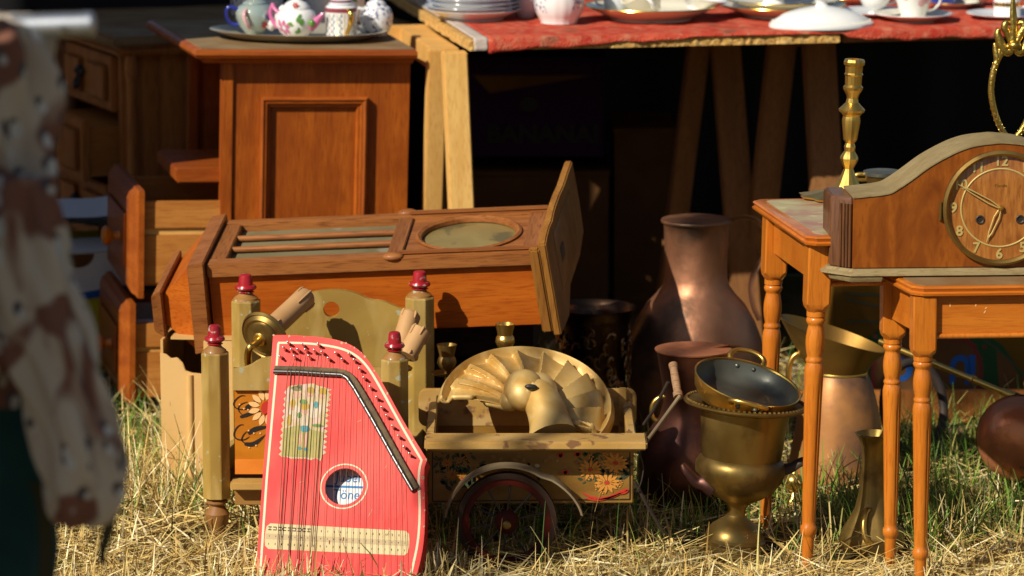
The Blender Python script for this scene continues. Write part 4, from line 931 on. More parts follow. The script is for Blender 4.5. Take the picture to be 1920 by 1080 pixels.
part('top_rail', MB(CTT).box(xC(797), xC(1211), YC - .060, YC + .016, zC(831) , zC(815)), m_cartl, CTT, .003)
part('under_rail', MB(CTT).box(xC(803), xC(1196), YC - .012, YC - .0005, zC(846), zC(831.5)), m_cart, CTT, .002)
for xx in (x0 - .004, x1 - .012): part('end_rail', MB(CTT).box(xx, xx + .016, YC + .0165, YC + dC - .0165, zC(831) + .0005, zC(814)), m_cartl, CTT, .002)
# tail board with rounded ears
YB_ = YC + dC; tz0, tz1 = zC(831), P(1000, 727, YB_).z; ex0, ex1 = P(785, 760, YB_).x, P(1193, 760, YB_).x
rc = .016
def rrect(x0, x1, z0, z1, r, n=5):
    p = []
    for cx, cz, a0 in ((x1 - r, z1 - r, 0), (x0 + r, z1 - r, 90), (x0 + r, z0 + r, 180), (x1 - r, z0 + r, 270)):
        p += [(cx + r * math.cos(R(a0 + 90 * i / n)), cz + r * math.sin(R(a0 + 90 * i / n))) for i in range(n + 1)]
    return p
part('tail_board', MB(CTT).prism([(x, YB_ - .013, z) for x, z in rrect(ex0, ex1, tz1 - .072, tz1, rc)], (0, .012, 0)), m_cartl, CTT, .002)
part('tail_post', MB(CTT).box(P(1164, 0, YB_ - .02).x, P(1180, 0, YB_ - .02).x, YB_ - .026, YB_ - .0135, tz0 - .05, tz1 + .004), m_cartl, CTT, .002)
part('tail_post', MB(CTT).box(P(796, 0, YB_ - .02).x, P(808, 0, YB_ - .02).x, YB_ - .026, YB_ - .0135, tz0 - .05, tz1 - .04), m_cartl, CTT, .002)
# wheels with fenders
hubp = P(950, 977, YC - .045); RW = hubp.z + .004
def wheel(cx, cy, cz, r, sgn):
    M = Matrix.Rotation(R(90), 3, 'X'); n = 64
    mb = MB(CTT)
    def annulus(r0, r1, w, org): 
        m = MB(CTT); m.lathe(org, [(r0, -w / 2), (r1, -w / 2), (r1 + .001, 0), (r1, w / 2), (r0, w / 2), (r0, -w / 2)], n, M=M, cap0=False, cap1=False); return m
    c = Vector((cx, cy, cz))
    wr = part('wheel', annulus(r - .010, r, .020, c), m_rubber, CTT)
    part('rim', annulus(r - .022, r - .0102, .013, c), m_wred, wr)
    mb = MB(CTT); mb.lathe(c, [(.006, .03), (.019, .018), (.021, .008), (.020, -.012), (.012, -.02)], 24, M=M); part('hub', mb, m_wred, wr)
    mb = MB(CTT); mb.lathe(c + Vector((0, -.0305 * sgn, 0)), [(.0075, -.002), (.0075, .002), (.005, .0042), (.0003, .0045)], 20, M=M); part('hub_cap', mb, m_brass, wr)
    for i in range(10):
        a = 2 * math.pi * (i + .35) / 10; d = Vector((math.cos(a), 0, math.sin(a)))
        part('spoke', MB(CTT).tube([c + d * .016, c + d * (r - .021)], .0021, 6), m_iron, wr)
    return wr
wheel(hubp.x, hubp.y, RW - .004, RW - .002, 1); wheel(hubp.x, YC + dC + .045, RW - .004, RW - .002, -1)
part('axle', MB(CTT).tube([(hubp.x, hubp.y + .01, RW - .004), (hubp.x, YC + dC + .035, RW - .004)], .006), m_iron, CTT)
def fender(cy):
    secs = []; rf = RW + .010
    for i in range(29):
        a = R(8 + 166 * i / 28); rx = rf + (.03 * max(0, math.cos(a)) if a < R(50) else .004 * abs(math.cos(a)))
        secs.append([(hubp.x + (rx + o) * math.cos(a) * 1.02, cy + y, RW - .004 + (rf + o) * math.sin(a)) for o, y in ((0, -.019), (.0035, -.019), (.0045, 0), (.0035, .019), (0, .019), (-.0005, 0))])
    part('fender', MB(CTT).loft(secs), m_fender, CTT)
fender(hubp.y); fender(YC + dC + .045)
for u in (1010, 890): part('fender_stay', MB(CTT).tube([(P(u, 900, YC).x, hubp.y, RW + .07), (P(u, 900, YC).x, YC - .001, RW + .075)], .003, 6), m_iron, CTT)
# pull handle: two rods to a wooden grip, and the prop rods under the end
g0, g1 = P(1262, 683, -.30), P(1272, 745, -.36)
part('grip', MB(CTT).tube([g0, g0.lerp(g1, .12), g0.lerp(g1, .13), g0.lerp(g1, .5), g0.lerp(g1, .85), g0.lerp(g1, .86), g1], [.0085, .0085, .0072, .0078, .0072, .009, .009], 14), m_plank, CTT)
part('handle_rod', MB(CTT).tube([P(1196, 812, YC + .2), P(1225, 770, -.28), P(1253, 716, -.30)], .0032, 8), m_iron, CTT)
part('handle_rod', MB(CTT).tube([P(1209, 832, YC - .003), P(1240, 790, -.39), P(1275, 742, -.365)], .0034, 8), m_fender, CTT)
part('prop_rod', MB(CTT).tube([P(1190, 903, YC), P(1215, 950, -.42), P(1245, 1000, -.40)], .0035, 6), m_iron, CTT); part('prop_rod', MB(CTT).tube([P(1192, 838, YC - .002), P(1208, 870, YC - .01), P(1203, 905, YC - .012), P(1194, 922, YC - .004)], .0013, 6, smooth=2), m_iron, CTT)
# painted border and flowers on the side
MCt = frame(Vector((0, YC - .0005, 0)), (1, 0, 0), (0, 0, 1)); PC_ = Pl(MCt)
mb = MB(CTT); mb.X = MCt
bp = [pu(PC_, u, v) for u, v in [(811, 940), (811, 838), (1181, 838), (1181, 936), (811, 940)]]
for a, b in zip(bp, bp[1:]): strip(mb, [a, b], .0022, .0006)
part('painted_border', mb, m_black, CTT, smooth=False, kind='stuff')
def bouquet(cu, cv, su, sv, daisies, m1, seed):
    rd = random.Random(seed); dark, org, red, grn, small = [], [], [], [], []
    for i in range(60):
        a = rd.uniform(0, 6.28); r = rd.random() ** .5; c = pu(PC_, cu + su * r * math.cos(a), cv + sv * r * math.sin(a)); dark.append(leafpoly(c[0], c[1], rd.uniform(.008, .018), rd.uniform(.004, .008), a + rd.uniform(-.6, .6), 5))
    for i in range(14):
        a = rd.uniform(.2, 2.9); c = pu(PC_, cu + su * 1.0 * math.cos(a), cv - sv * 1.0 * math.sin(a)); dark.append(leafpoly(c[0], c[1], rd.uniform(.010, .018), .0035, a, 5))
    for i in range(26):
        a = rd.uniform(0, 6.28); r = rd.random() ** .5; c = pu(PC_, cu + su * .9 * r * math.cos(a), cv + sv * .9 * r * math.sin(a)); grn.append(leafpoly(c[0], c[1], .008, .003, rd.uniform(0, 6.28), 5))
    for i in range(22):
        a = rd.uniform(0, 6.28); r = .35 + .65 * rd.random(); c = pu(PC_, cu + su * r * math.cos(a), cv + sv * r * math.sin(a))
        small += [leafpoly(c[0] + .0016 * math.cos(b), c[1] + .0016 * math.sin(b), .0036, .003, b, 4) for b in [k * 1.2566 for k in range(5)]]
    for du, dv, s in daisies:
        c = pu(PC_, cu + du, cv + dv); q = rd.uniform(0, 1)
        org += [leafpoly(c[0] + .004 * s * math.cos(a), c[1] + .0026 * s * math.sin(a), .0185 * s * rd.uniform(.85, 1.1), .0055 * s, math.atan2(math.sin(a) * .72, math.cos(a)), 5) for a in [q + k * 2 * math.pi / 13 for k in range(13)]]
        red.append(circ(c[0], c[1], .0042 * s, .003 * s, 8))
    paint(CTT, PC_, 'painted_leaves', dark, m_leaf, .0004); paint(CTT, PC_, 'painted_sprigs', grn, m_leafd2, .0007); paint(CTT, PC_, 'painted_blossoms', small, m1, .0009); paint(CTT, PC_, 'painted_daisies', org, m1, .0012); paint(CTT, PC_, 'painted_eyes', red, m_pred, .0015)
m_leafd2 = mat('leaf_blue_green', (.05, .09, .045), .6)
m_pet2 = mat('petal_brown', (.40, .17, .02), .6)
bouquet(1130, 885, 44, 40, [(-23, -5, 1.0), (24, -17, 1.05), (8, 20, 1.05)], m_petal, 3)
bouquet(858, 884, 42, 38, [(-10, 6, .6), (8, 12, .55), (-20, -16, .5)], m_pet2, 5)
rd = random.Random(8); vine, buds = [], []
for i in range(22):
    u = 930 + i * 7.5; v = 858 + 10 * math.sin(i * .8) + (u - 930) * .12; c = pu(PC_, u, v); vine.append(leafpoly(c[0], c[1], rd.uniform(.009, .014), .0065, rd.uniform(-3, 3), 6))
for u, v in ((1051, 858), (1083, 856), (1060, 890)): c = pu(PC_, u, v); buds += [leafpoly(c[0], c[1], .010, .006, R(a), 6) for a in (60, 90, 125)]
paint(CTT, PC_, 'painted_vine', vine, m_olivedk, .0005); paint(CTT, PC_, 'painted_buds', buds, m_pred, .001)
mb = MB(CTT); mb.X = MCt
for pts, w in (([(1092, 924), (1110, 933), (1130, 935), (1150, 930), (1168, 920), (1178, 917), (1172, 924), (1158, 926)], .0045), ([(1098, 934), (1118, 938), (1140, 934), (1160, 926)], .003)):
    s = smooth2([pu(PC_, *p) for p in pts], 2); strip(mb, s, [w * (.4 + .8 * math.sin(math.pi * i / (len(s) - 1))) for i in range(len(s))], .0016)
part('painted_ribbon', mb, m_pred, CTT, smooth=False, kind='stuff')

# ================================================================== GOLD FAN in the cart
cF = P(986, 766, YC + .145); tl = R(61); a7 = R(-4)
xa = Vector((math.cos(a7), 0, math.sin(a7))); ya = Vector((0, math.sin(tl), math.cos(tl)))
MFan = frame(cF, xa, ya)
FN = thing('fan_ornament', 'gold painted scalloped half round shell ornament lying in the hand cart', 'ornament', M=MFan)
RF = 167 * mpp(YC + .145, .25); NT_, NR = 320, 34; mb = MB(); g = []
for j in range(NR + 1):
    t = j / NR; rr = RF * (.20 + .80 * t); row = []
    for i in range(NT_ + 1):
        a = -.50 + (math.pi * 1.0 + .50) * i / NT_; ph = (a / math.pi * 8.6 + .62 * (1 - t) ** 1.5 + .1) % 1
        if t < .87:
            h = (.030 * (.25 + .75 * t)) * (ph ** 1.8 if ph < .93 else .878 * (1 - ph) / .07) + .008 * math.sin(math.pi * t); h *= min(1, (.87 - t) / .06)
        else: q_ = (t - .87) / .13; h = .014 * math.sin(math.pi * min(1, q_ * 1.15)) + (.005 if .42 < q_ < .9 else 0)
        row.append(mb.bm.verts.new((rr * math.cos(a), rr * math.sin(a), h)))
    g.append(row)
for j in range(NR):
    for i in range(NT_): mb.bm.faces.new((g[j][i], g[j][i + 1], g[j + 1][i + 1], g[j + 1][i]))
fo = part('shell', mb, m_gold, FN, ang=50); md = fo.modifiers.new('thick', 'SOLIDIFY'); md.thickness = .009; md.offset = -1
mb = MB(); mb.ball((-.006, .014, .032), .036, 24, sx=1.05, sy=1.25, sz=.95); bs = part('boss', mb, m_gold, FN)
mb = MB(); mb.ball((.022, .016, .020), .036, 24, sx=1.0, sy=1.5, sz=.9); part('boss_fold', mb, m_gold, FN)
mb = MB(); mb.ball((-.030, .002, .016), .020, 20, sx=1.0, sy=1.1, sz=1.0); part('boss_fold', mb, m_gold, FN)
mb = MB(); mb.tube([(.004, .020, .036), (.018, .0, .038), (.034, -.026, .030), (.044, -.055, .020), (.050, -.085, .012)], [.018, .032, .036, .038, .046], 24, smooth=2, sq=.8); part('drape', mb, m_gold, FN)
mb = MB(); mb.tube([(-.034, -.004, .020), (-.020, -.016, .034), (.0, -.012, .050), (.012, .002, .058)], [.008, .010, .010, .006], 12, smooth=2); part('beak_fold', mb, m_gold, FN)
mb = MB(); mb.ball((.006, -.014, .0655), .010, 16, sx=1.2, sy=.5, sz=.5); part('keyhole', mb, m_black, FN)

# ================================================================== COPPER AND BRASS
def lathe_thing(name, label, cat, u, Y, prof, m, n=48, vb=None, part_name='body', tilt=(0, 0), mod=None, z0=0.0, cap1=True, group=None, ang=38):
    """prof: (half width px, v) from the foot upwards; first v is the foot line"""
    b = P(u, prof[0][1], Y); T = thing(name, label, cat, (b.x, Y, z0), (R(tilt[0]), R(tilt[1]), 0), group=group)
    k = mpp(Y, .25); zb = P(u, prof[0][1], Y).z; T['k'] = k; T['zf'] = lambda v: (P(u, v, Y).z - zb); T['u'] = u
    pr = [(max(.0004, h * k), T['zf'](v)) for h, v in prof]
    T['main'] = part(part_name, MB().lathe((0, 0, 0), pr, n, mod=mod, cap1=cap1), m, T, ang=ang); T['pr'] = pr; T['Y'] = Y
    return T
def lpt(T, u, v, y=0.): return Vector(((u - T['u']) * T['k'], y, T['zf'](v)))
def hammer(a, z): return 1 + .006 * math.sin(a * 14 + z * 30) * math.sin(z * 90)
# large jug
J = lathe_thing('copper_jug', 'large dull copper jug with a narrow neck and strap handle', 'jug', 1302, .56,
    [(88, 836), (96, 820), (112, 790), (124, 750), (130, 710), (130, 675), (124, 640), (112, 608), (92, 575), (74, 556), (63, 541), (59, 527), (58, 505), (59, 470), (60, 440), (61.5, 424), (64, 420), (64, 417), (61, 416), (58, 424), (57, 440), (55, 480), (55, 520), (56, 545), (80, 580), (1, 640)], m_copper, 64, mod=hammer, cap1=False)
part('rim', MB().lathe((0, 0, J['zf'](419)), [(60 * J['k'], -.003), (65 * J['k'], -.004), (66.5 * J['k'], 0), (65 * J['k'], .003), (60 * J['k'], .003)], 64), m_copper, J)
hp_ = [lpt(J, *p) for p in [(1352, 458), (1354, 430), (1372, 414), (1400, 411), (1424, 424), (1438, 452), (1436, 480), (1416, 505), (1403, 540), (1409, 580), (1422, 606)]]
part('handle', MB().tube(hp_, .0085, 10, sq=.28, smooth=2), m_copper, J); part('rivet', MB().ball(lpt(J, 1358, 445, -.012), .005), m_copper, J)
# low pitcher
K = lathe_thing('copper_pitcher', 'squat dark copper pitcher with a flared mouth behind the brass urn', 'pitcher', 1297, .02,
    [(84, 946), (95, 925), (104, 895), (104, 865), (95, 832), (78, 802), (62, 780), (55, 755), (57, 725), (62, 695), (67, 665), (70, 655)], m_copdark, 48, cap1=False, mod=lambda a, z: 1 + .025 * max(0, math.cos(a * 9)) * max(0, 1 - abs(z - .10) / .08) )
part('lining', MB().lathe((0, 0, 0), [(max(.0005, h * K['k']), K['zf'](v)) for h, v in [(69, 655.5), (63, 672), (57, 700), (51, 755), (58, 790), (1, 830)]], 48, cap0=False, cap1=False), m_coprb, K)
part('lip', MB().lathe((0, 0, K['zf'](655)), [(66 * K['k'], -.002), (71 * K['k'], -.002), (72 * K['k'], .001), (66 * K['k'], .002)], 48), m_coprb, K)
part('spout_plate', MB().hexa([lpt(K, 1330, 655, .0), lpt(K, 1362, 648, .0), lpt(K, 1390, 656, .03), lpt(K, 1350, 664, .03)], [lpt(K, 1330, 653, 0), lpt(K, 1362, 646, 0), lpt(K, 1390, 654, .03), lpt(K, 1350, 662, .03)]), m_copper, K, .002)
part('side_handle', MB().tube([lpt(K, 1246, 742), lpt(K, 1228, 748), lpt(K, 1219, 765), lpt(K, 1222, 785), lpt(K, 1236, 792)], .0045, 10, smooth=2), m_brassb, K)
# urn
U = lathe_thing('brass_urn', 'tall brass urn wine cooler with a wide beaded rim on a stepped foot', 'urn', 1374, -.37,
    [(66, 1037), (68, 1030), (64, 1025), (64, 1019), (59, 1015), (60, 1008), (55, 1003), (53, 994), (44, 982), (30, 972), (20, 966), (17, 962), (17, 950), (24, 938), (48, 927), (68, 912), (80, 895), (85, 880), (85, 868), (80, 858), (75, 853), (76, 848), (80, 800), (84, 770), (84, 765), (114, 757), (117, 754), (117, 751), (113, 750), (82, 757), (78, 765), (72, 850), (60, 890), (1, 900)], m_brass, 64, tilt=(-1, 4.2), cap1=False, ang=30)
mb = MB(); n = 72
for i in range(n):
    a = 2 * math.pi * i / n; mb.ball((111 * U['k'] * math.cos(a), 111 * U['k'] * math.sin(a), U['zf'](750)), .0032, 6)
part('beading', mb, m_brass, U, kind='stuff')
for s, pts in ((-1, [(1318, 905), (1300, 898), (1286, 900), (1274, 890), (1262, 878), (1256, 868)]), (1, [(1444, 872), (1458, 868), (1470, 858), (1482, 852), (1490, 862)])):
    q = [lpt(U, u + (12 if s > 0 else 8), v, -.03 if s < 0 else .0) for u, v in pts]
    part('handle', MB().tube(q, [.024, .020, .014, .013, .011, .006][:len(q)] if s < 0 else [.012, .010, .009, .009, .006], 12, smooth=2, sq=.75), m_iron if s > 0 else m_copdark, U)
# tinned pan in the urn
pcn = P(1402, 716, -.355); MPn = Matrix.Translation(pcn) @ Euler((R(11.5), R(14), 0)).to_matrix().to_4x4()
PN = thing('brass_pan', 'round two handled brass pan with tinned inside resting in the urn', 'pan', M=MPn); kp = mpp(-.355, .3); rp = 103 * kp
part('bowl', MB().lathe((0, 0, 0), [(.55 * rp, -.047), (.80 * rp, -.042), (.93 * rp, -.026), (.985 * rp, -.004), (1.0 * rp, 0), (.985 * rp, .0015), (.965 * rp, 0), (.9655 * rp, -.004)], 64, cap1=False), m_brassb, PN)
part('lining', MB().lathe((0, 0, 0), [(.001, -.044), (.35 * rp, -.043), (.6 * rp, -.040), (.78 * rp, -.034), (.9 * rp, -.020), (.962 * rp, -.003)], 64, cap0=False, cap1=False), m_tin, PN)
for s in (-1, 1):
    mb = MB(); mb.tube([(-.030, s * rp * .97, -.006), (-.034, s * (rp + .012), .004), (-.015, s * (rp + .024), .010), (.015, s * (rp + .024), .010), (.034, s * (rp + .012), .004), (.030, s * rp * .97, -.006)], [.0058, .005, .0045, .0045, .005, .0058], 10, smooth=2); h = part('handle', mb, m_brassb, PN)
    for x in (-.016, .016): part('rivet', MB().ball((x, s * (.945 * rp), -.012), .0052, 10), m_tin, h)
# coal scuttle
m_brassd = mat('hood_brass', (.31, .17, .035), .46, .7, var=(.19, .10, .022), scale=7, spots=(.13, .08, .03), sscale=6, slo=.54, shi=.66, bump=.15, bscale=50)
m_scut = mat('scuttle_copper', (.44, .20, .065), .46, .3, spec=.25, var=(.32, .135, .042), scale=6, spots=(.10, .06, .05), sscale=5, slo=.58, shi=.7, bump=.2, bscale=50)
SCT = lathe_thing('coal_scuttle', 'copper coal scuttle with a flared brass hood', 'coal scuttle', 1570, .20,
    [(96, 905), (97, 898), (93, 870), (84, 820), (74, 760), (63, 720), (53, 698), (50, 694)], m_scut, 56)
k = SCT['k']; nn = 56
def ringp(cu, cv, a, b, slope, dy=0.):
    c = lpt(SCT, cu, cv); return [Vector((c.x + a * k * math.cos(q), b * k * math.sin(q) + dy, c.z - slope * a * k * math.cos(q))) for q in [2 * math.pi * i / nn for i in range(nn)]]
secs = [ringp(1571, 695, 52, 52, 0), ringp(1566, 682, 62, 60, .08), ringp(1560, 655, 80, 74, .22), ringp(1557, 628, 99, 84, .33), ringp(1557, 625, 101, 86, .33), ringp(1557, 624, 99, 84, .33), ringp(1560, 655, 76, 70, .22), ringp(1568, 690, 48, 48, .0)]
part('hood', MB().loft(secs, cap=False), m_brassd, SCT); part('collar', MB().lathe((0, 0, SCT['zf'](696)), [(50 * k, -.003), (53.5 * k, -.003), (54 * k, 0), (53 * k, .003), (50 * k, .003)], 48), m_brassb, SCT)
part('handle', MB().tube([lpt(SCT, u, v) for u, v in [(1508, 668), (1490, 660), (1476, 680), (1474, 708), (1484, 730), (1500, 738)]], .0058, 10, smooth=2), m_brassb, SCT)
# slim brass vase
oct_ = lambda a, z: 1 + .035 * abs(math.sin(a * 4))
V_ = lathe_thing('brass_vase', 'slim faceted brass vase with a ring handle between the table legs', 'vase', 1634, -.345,
    [(50, 1036), (58, 1028), (61, 1014), (56, 998), (44, 978), (32, 955), (25, 925), (21, 890), (20, 860), (22, 838), (30, 820), (34, 815), (31, 814), (22, 828), (17, 860), (1, 900)], m_brass, 48, mod=oct_, cap1=False)
part('ring_handle', MB().tube([lpt(V_, 1626, 952, -.028), lpt(V_, 1619, 950, -.038), lpt(V_, 1613, 965, -.05), lpt(V_, 1613, 988, -.058), lpt(V_, 1620, 1004, -.062), lpt(V_, 1627, 1006, -.055)], .0055, 10, smooth=2), m_brassb, V_)
# little brass bell by the urn
lathe_thing('brass_bell', 'little round brass bell lying in the grass beside the urn', 'bell', 1489, .02, [(20, 940), (19, 934), (10, 924), (7, 916), (14, 910), (19, 902), (20, 894), (16, 886), (7, 881), (5, 876), (1, 874)], m_brassb, 28)
# pierced basket
BK = lathe_thing('pierced_basket', 'dark pierced bronze basket with a flared rim behind the hand cart', 'basket', 1112, .50, [(60, 838), (62, 830), (60, 720), (64, 650), (69, 600), (70, 590), (79, 572), (81, 570), (78, 572), (66, 592), (58, 700), (1, 720)], m_bronze, 56, cap1=False)
mb = MB(); rd = random.Random(4); kB = BK['k']
for i in range(70):
    a = rd.uniform(math.pi, 2 * math.pi); z = BK['zf'](rd.uniform(604, 715)); q = rd.uniform(0, 6.28); pts = []
    for s in range(6):
        t = s / 5; a2 = a + .22 * math.cos(q + t * 2.8) * t; z2 = z + .022 * math.sin(q + t * 2.8) * t; r_ = 68 * kB + .002; pts.append((r_ * math.cos(a2), r_ * math.sin(a2), z2))
    mb.tube(pts, [.0018, .003, .0034, .003, .002, .001], 6)
part('scrollwork', mb, mat('bronze_relief', (.34, .19, .09), .28, .9), BK, kind='stuff')
part('band', MB().lathe((0, 0, BK['zf'](718)), [(61 * kB, -.004), (65 * kB, -.003), (65 * kB, .003), (61 * kB, .004)], 48), m_bronze, BK)
mb = MB()
for i in range(26): mb.ball((rd.uniform(-.05, .05), rd.uniform(-.05, .05), BK['zf'](rd.uniform(590, 605))), rd.uniform(.005, .011), 7)
part('trinkets', mb, m_iron, BK, kind='stuff')
# candelabrum behind the fan
cb_ = P(947, 700, -.03)
CA_ = thing('candelabrum', 'brass candelabrum with two tulip cups standing behind the hand cart', 'candelabrum', (cb_.x, -.03, 0)); kc_ = mpp(-.03, .3)
def cup(u, v0, v1, m):
    p = P(u, v1, -.03); h = P(u, v0, -.03).z - p.z; x = p.x
    pr = [(6, 0), (7, .08), (14, .2), (18, .38), (16.5, .52), (14, .6), (15, .7), (18.5, .97), (19, 1.0), (17, 1.0), (12, .7), (.5, .6)]
    return part('cup', MB(CA_).lathe((x, -.03, p.z), [(r * kc_, t * h) for r, t in pr], 28, mod=lambda a, z: 1 + (.05 * abs(math.sin(a * 5)) if z < .55 * h else 0), cap1=False), m, CA_), Vector((x, -.03, p.z))
c1, q1 = cup(947, 607, 660, m_brassb); c2, q2 = cup(838, 646, 700, m_brass)
part('stem', MB(CA_).lathe((q1.x, -.03, 0), [(.05, 0), (.055, .008), (.04, .02), (.012, .04), (.008, .1), (.014, .14), (.007, .18), (.007, q1.z)], 28), m_brass, CA_)
part('arm', MB(CA_).tube([(q1.x, -.03, q2.z - .02), (q1.x - .04, -.03, q2.z - .04), (q2.x + .03, -.03, q2.z - .045), (q2.x, -.03, q2.z - .02), (q2.x, -.03, q2.z)], .004, 8, smooth=2), m_brass, CA_)
part('drip_pan', MB(CA_).lathe((q2.x, -.03, q2.z), [(.006, -.003), (.028, -.001), (.030, .002), (.006, .001)], 28), m_brass, CA_)
# candle wall lamp lying on the bed
def candle(T, a, ax, l, r, name='candle_sleeve'):
    M = ax.to_track_quat('Z', 'Y').to_matrix()
    rd = random.Random(int(a.x * 1e4)); cs_ = part(name, MB(T).lathe(a, [(r, 0), (r * 1.02, l * .3), (r, l * .7), (r * 1.04, l * .95), (r * .85, l), (r * .3, l * .99)], 24, M=M), m_wax, T)
    mb = MB(T)
    for i in range(5):
        q = i * 1.27 + rd.uniform(-.2, .2); d = M @ Vector((math.cos(q) * r, math.sin(q) * r, 0)); e = ax * l
        mb.tube([a + d * .95 + e * .99, a + d * 1.06 + e * .93, a + d * 1.05 + e * (.86 - rd.uniform(0, .25))], [.0022, .0026, .0012], 8)
        mb.tube([a + d * .97 + e * .02, a + d * 1.06 + e * .08, a + d * 1.03 + e * (.1 + rd.uniform(0, .1))], [.0022, .0026, .0014], 8)
    part('wax_drips', mb, m_wax, cs_, kind='stuff'); return cs_
lp = P(490, 634, -.165); ax = Vector((.47, .82, .33)).normalized()
WL = thing('candle_lamp', 'brass wall lamp with a drip pan and candle sleeve lying on the doll bed', 'lamp', lp); kl = mpp(-.13, .35)
Mx = ax.to_track_quat('Z', 'Y').to_matrix()
part('drip_pan', MB(WL).lathe(lp, [(.006, -.004), (.012, -.006), (.022, -.003), (.030, .000), (.032, .004), (.037, .002), (.044, .008), (.046, .006), (.049, .012), (.047, .016), (.036, .010), (.006, .006)], 48, M=Mx), m_brass, WL, ang=20)
part('collar', MB(WL).lathe(lp, [(.030, .016), (.031, .022), (.027, .036), (.024, .038)], 32, M=Mx), m_brass, WL)
candle(WL, lp + ax * .030, ax, .135, .0205)
part('arm', MB(WL).tube([lp - ax * .004, lp - ax * .02 + Vector((-.004, -.004, -.004)), P(468, 650, -.20), P(464, 668, -.19), P(466, 690, -.175)], .007, 12, smooth=2), m_brassb, WL)
part('bobeche_ring', MB(WL).lathe(lp - ax * .006, [(.012, -.003), (.014, 0), (.011, .003)], 24, M=Mx), m_brassb, WL)
lq = P(748, 668, -.12); ax2 = Vector((.25, .5, .83)).normalized(); ax3 = Vector((.45, .5, .74)).normalized()
WL2 = thing('candle_lamp', 'wall lamp with two candle sleeves wedged behind a bed post', 'lamp', lq)
candle(WL2, P(748, 662, -.10), ax2, .085, .018); candle(WL2, P(762, 668, -.14), ax3, .062, .0185)
part('bracket', MB(WL2).tube([P(748, 664, -.10), P(752, 685, -.12), P(763, 672, -.14)], .006, 10, smooth=2), m_brass, WL2)
part('back_plate', MB(WL2).lathe(P(752, 690, -.12), [(.02, -.004), (.022, 0), (.015, .006)], 24), m_brass, WL2)

# ================================================================== ON THE TALLER TABLE
zt_ = NT1['zt']; cpos = PG(1588, 372, zt_)
CS = thing('candlestick', 'tall polished brass candlestick with a faceted stem on the taller side table', 'candlestick', cpos, (0, R(2.2), 0)); kc2 = mpp(cpos.y, .8)
zq = lambda v: P(1595, v, cpos.y).z - zt_
pr = [(34, 372), (32, 362), (27, 352), (20, 340), (13, 326), (9, 316), (16, 302), (17.5, 297), (16, 292), (10, 283), (11, 275), (8.5, 268), (13, 262), (17.5, 226), (16, 218), (18, 214), (24, 209), (25, 205), (19, 199), (12, 192), (10.5, 184), (12, 178), (18, 168), (19, 163), (15.5, 159), (16, 142), (18, 139), (16, 136), (16.5, 124), (19.5, 121), (20, 116), (18, 111), (12, 110.5), (12, 118), (.5, 120)]
part('stem', MB().lathe((0, 0, 0), [(h * kc2, zq(v)) for h, v in pr], 16, cap1=False), m_brassb, CS, ang=18)
part('leaf_base', MB().lathe((-.012, 0, 0), [(.060, .0), (.064, .004), (.050, .008), (.036, .012), (.03, .013)], 60, mod=lambda a, z: 1 + .14 * math.sin(a * 5) ** 2 * (1 if z < .006 else .4), sx=1.1), m_brassb, CS)
mp_ = PG(1660, 350, zt_)
MG = thing('brass_mug', 'small brass mug with a dark rim behind the mantel clock', 'mug', (mp_.x, mp_.y + .05, zt_)); km = mpp(mp_.y + .05, .65); hm = P(1660, 322, mp_.y + .05).z - zt_
part('body', MB().lathe((0, 0, 0), [(.030, 0), (.033, .004), (.035, hm * .9), (.037, hm), (.034, hm), (.031, .006), (.001, .005)], 36, cap1=False), m_brass, MG)
part('rim', MB().lathe((0, 0, hm), [(.034, -.006), (.0375, -.006), (.038, .001), (.034, .002)], 36), m_tin, MG)
part('handle', MB().tube([(-.032, 0, hm * .75), (-.048, 0, hm * .82), (-.056, 0, hm * .55), (-.048, 0, hm * .25), (-.033, 0, hm * .25)], .004, 8, smooth=2), m_brassb, MG)
# oval gilt mirror frame standing behind the clock
yM = -.30; FRp = P(1896, 330, yM); kf = mpp(yM, .8)
MR = thing('mirror_frame', 'ornate gilt oval frame with a scrolled crest behind the mantel clock', 'frame', (FRp.x, yM, zt_)); fz = lambda v: P(1896, v, yM).z; fx = lambda u: P(u, 300, yM).x
def fp_(u, v, y=0.): return (fx(u), yM + y, fz(v))
ov = [fp_(1896 + 41 * math.sin(a) * (1 - .25 * max(0, -math.cos(a))), 172 - 88 * math.cos(a)) for a in [2 * math.pi * i / 48 for i in range(48)]]
part('oval', MB(MR).tube(ov, .0058, 10, closed=True), m_gilt, MR)
mb = MB(MR); q = []
for i in range(145):
    a = 2 * math.pi * i / 144; c = Vector(fp_(1896 + 41 * math.sin(a) * (1 - .25 * max(0, -math.cos(a))), 172 - 88 * math.cos(a))); d = Vector((math.sin(a), 0, math.cos(a))); t = a * 46; q.append(c + d * .0058 * math.cos(t) + Vector((0, -.0058 * math.sin(t), 0)))
mb.tube(q, .0014, 5); part('rope_wire', mb, m_gilt, MR)
def scroll(pts, r): return part('scroll', MB(MR).tube([fp_(*p) for p in pts], r, 10, smooth=2), m_gilt, MR)
for s in (-1, 1):
    X = lambda d: 1896 + s * d
    scroll([(X(2), 88), (X(12), 62), (X(20), 50), (X(14), 40), (X(6), 46)], [.006, .007, .0075, .006, .003]); scroll([(X(4), 92), (X(10), 100), (X(20), 92), (X(28), 74), (X(32), 60), (X(27), 54)], [.006, .008, .009, .008, .006, .003]); scroll([(X(30), 112), (X(34), 92), (X(36), 80)], [.007, .006, .003]); scroll([(X(16), 102), (X(24), 88), (X(28), 104), (X(33), 116)], [.004, .006, .006, .004])
part('finial', MB(MR).tube([fp_(1896, 92), fp_(1895, 50), fp_(1893, 20), fp_(1892, -6)], [.012, .010, .0075, .004], 8, sq=.6), m_gilt, MR)
part('rosette', MB(MR).ball(fp_(1896, 84, -.006), .012, 12, sz=.8), m_gilt, MR)
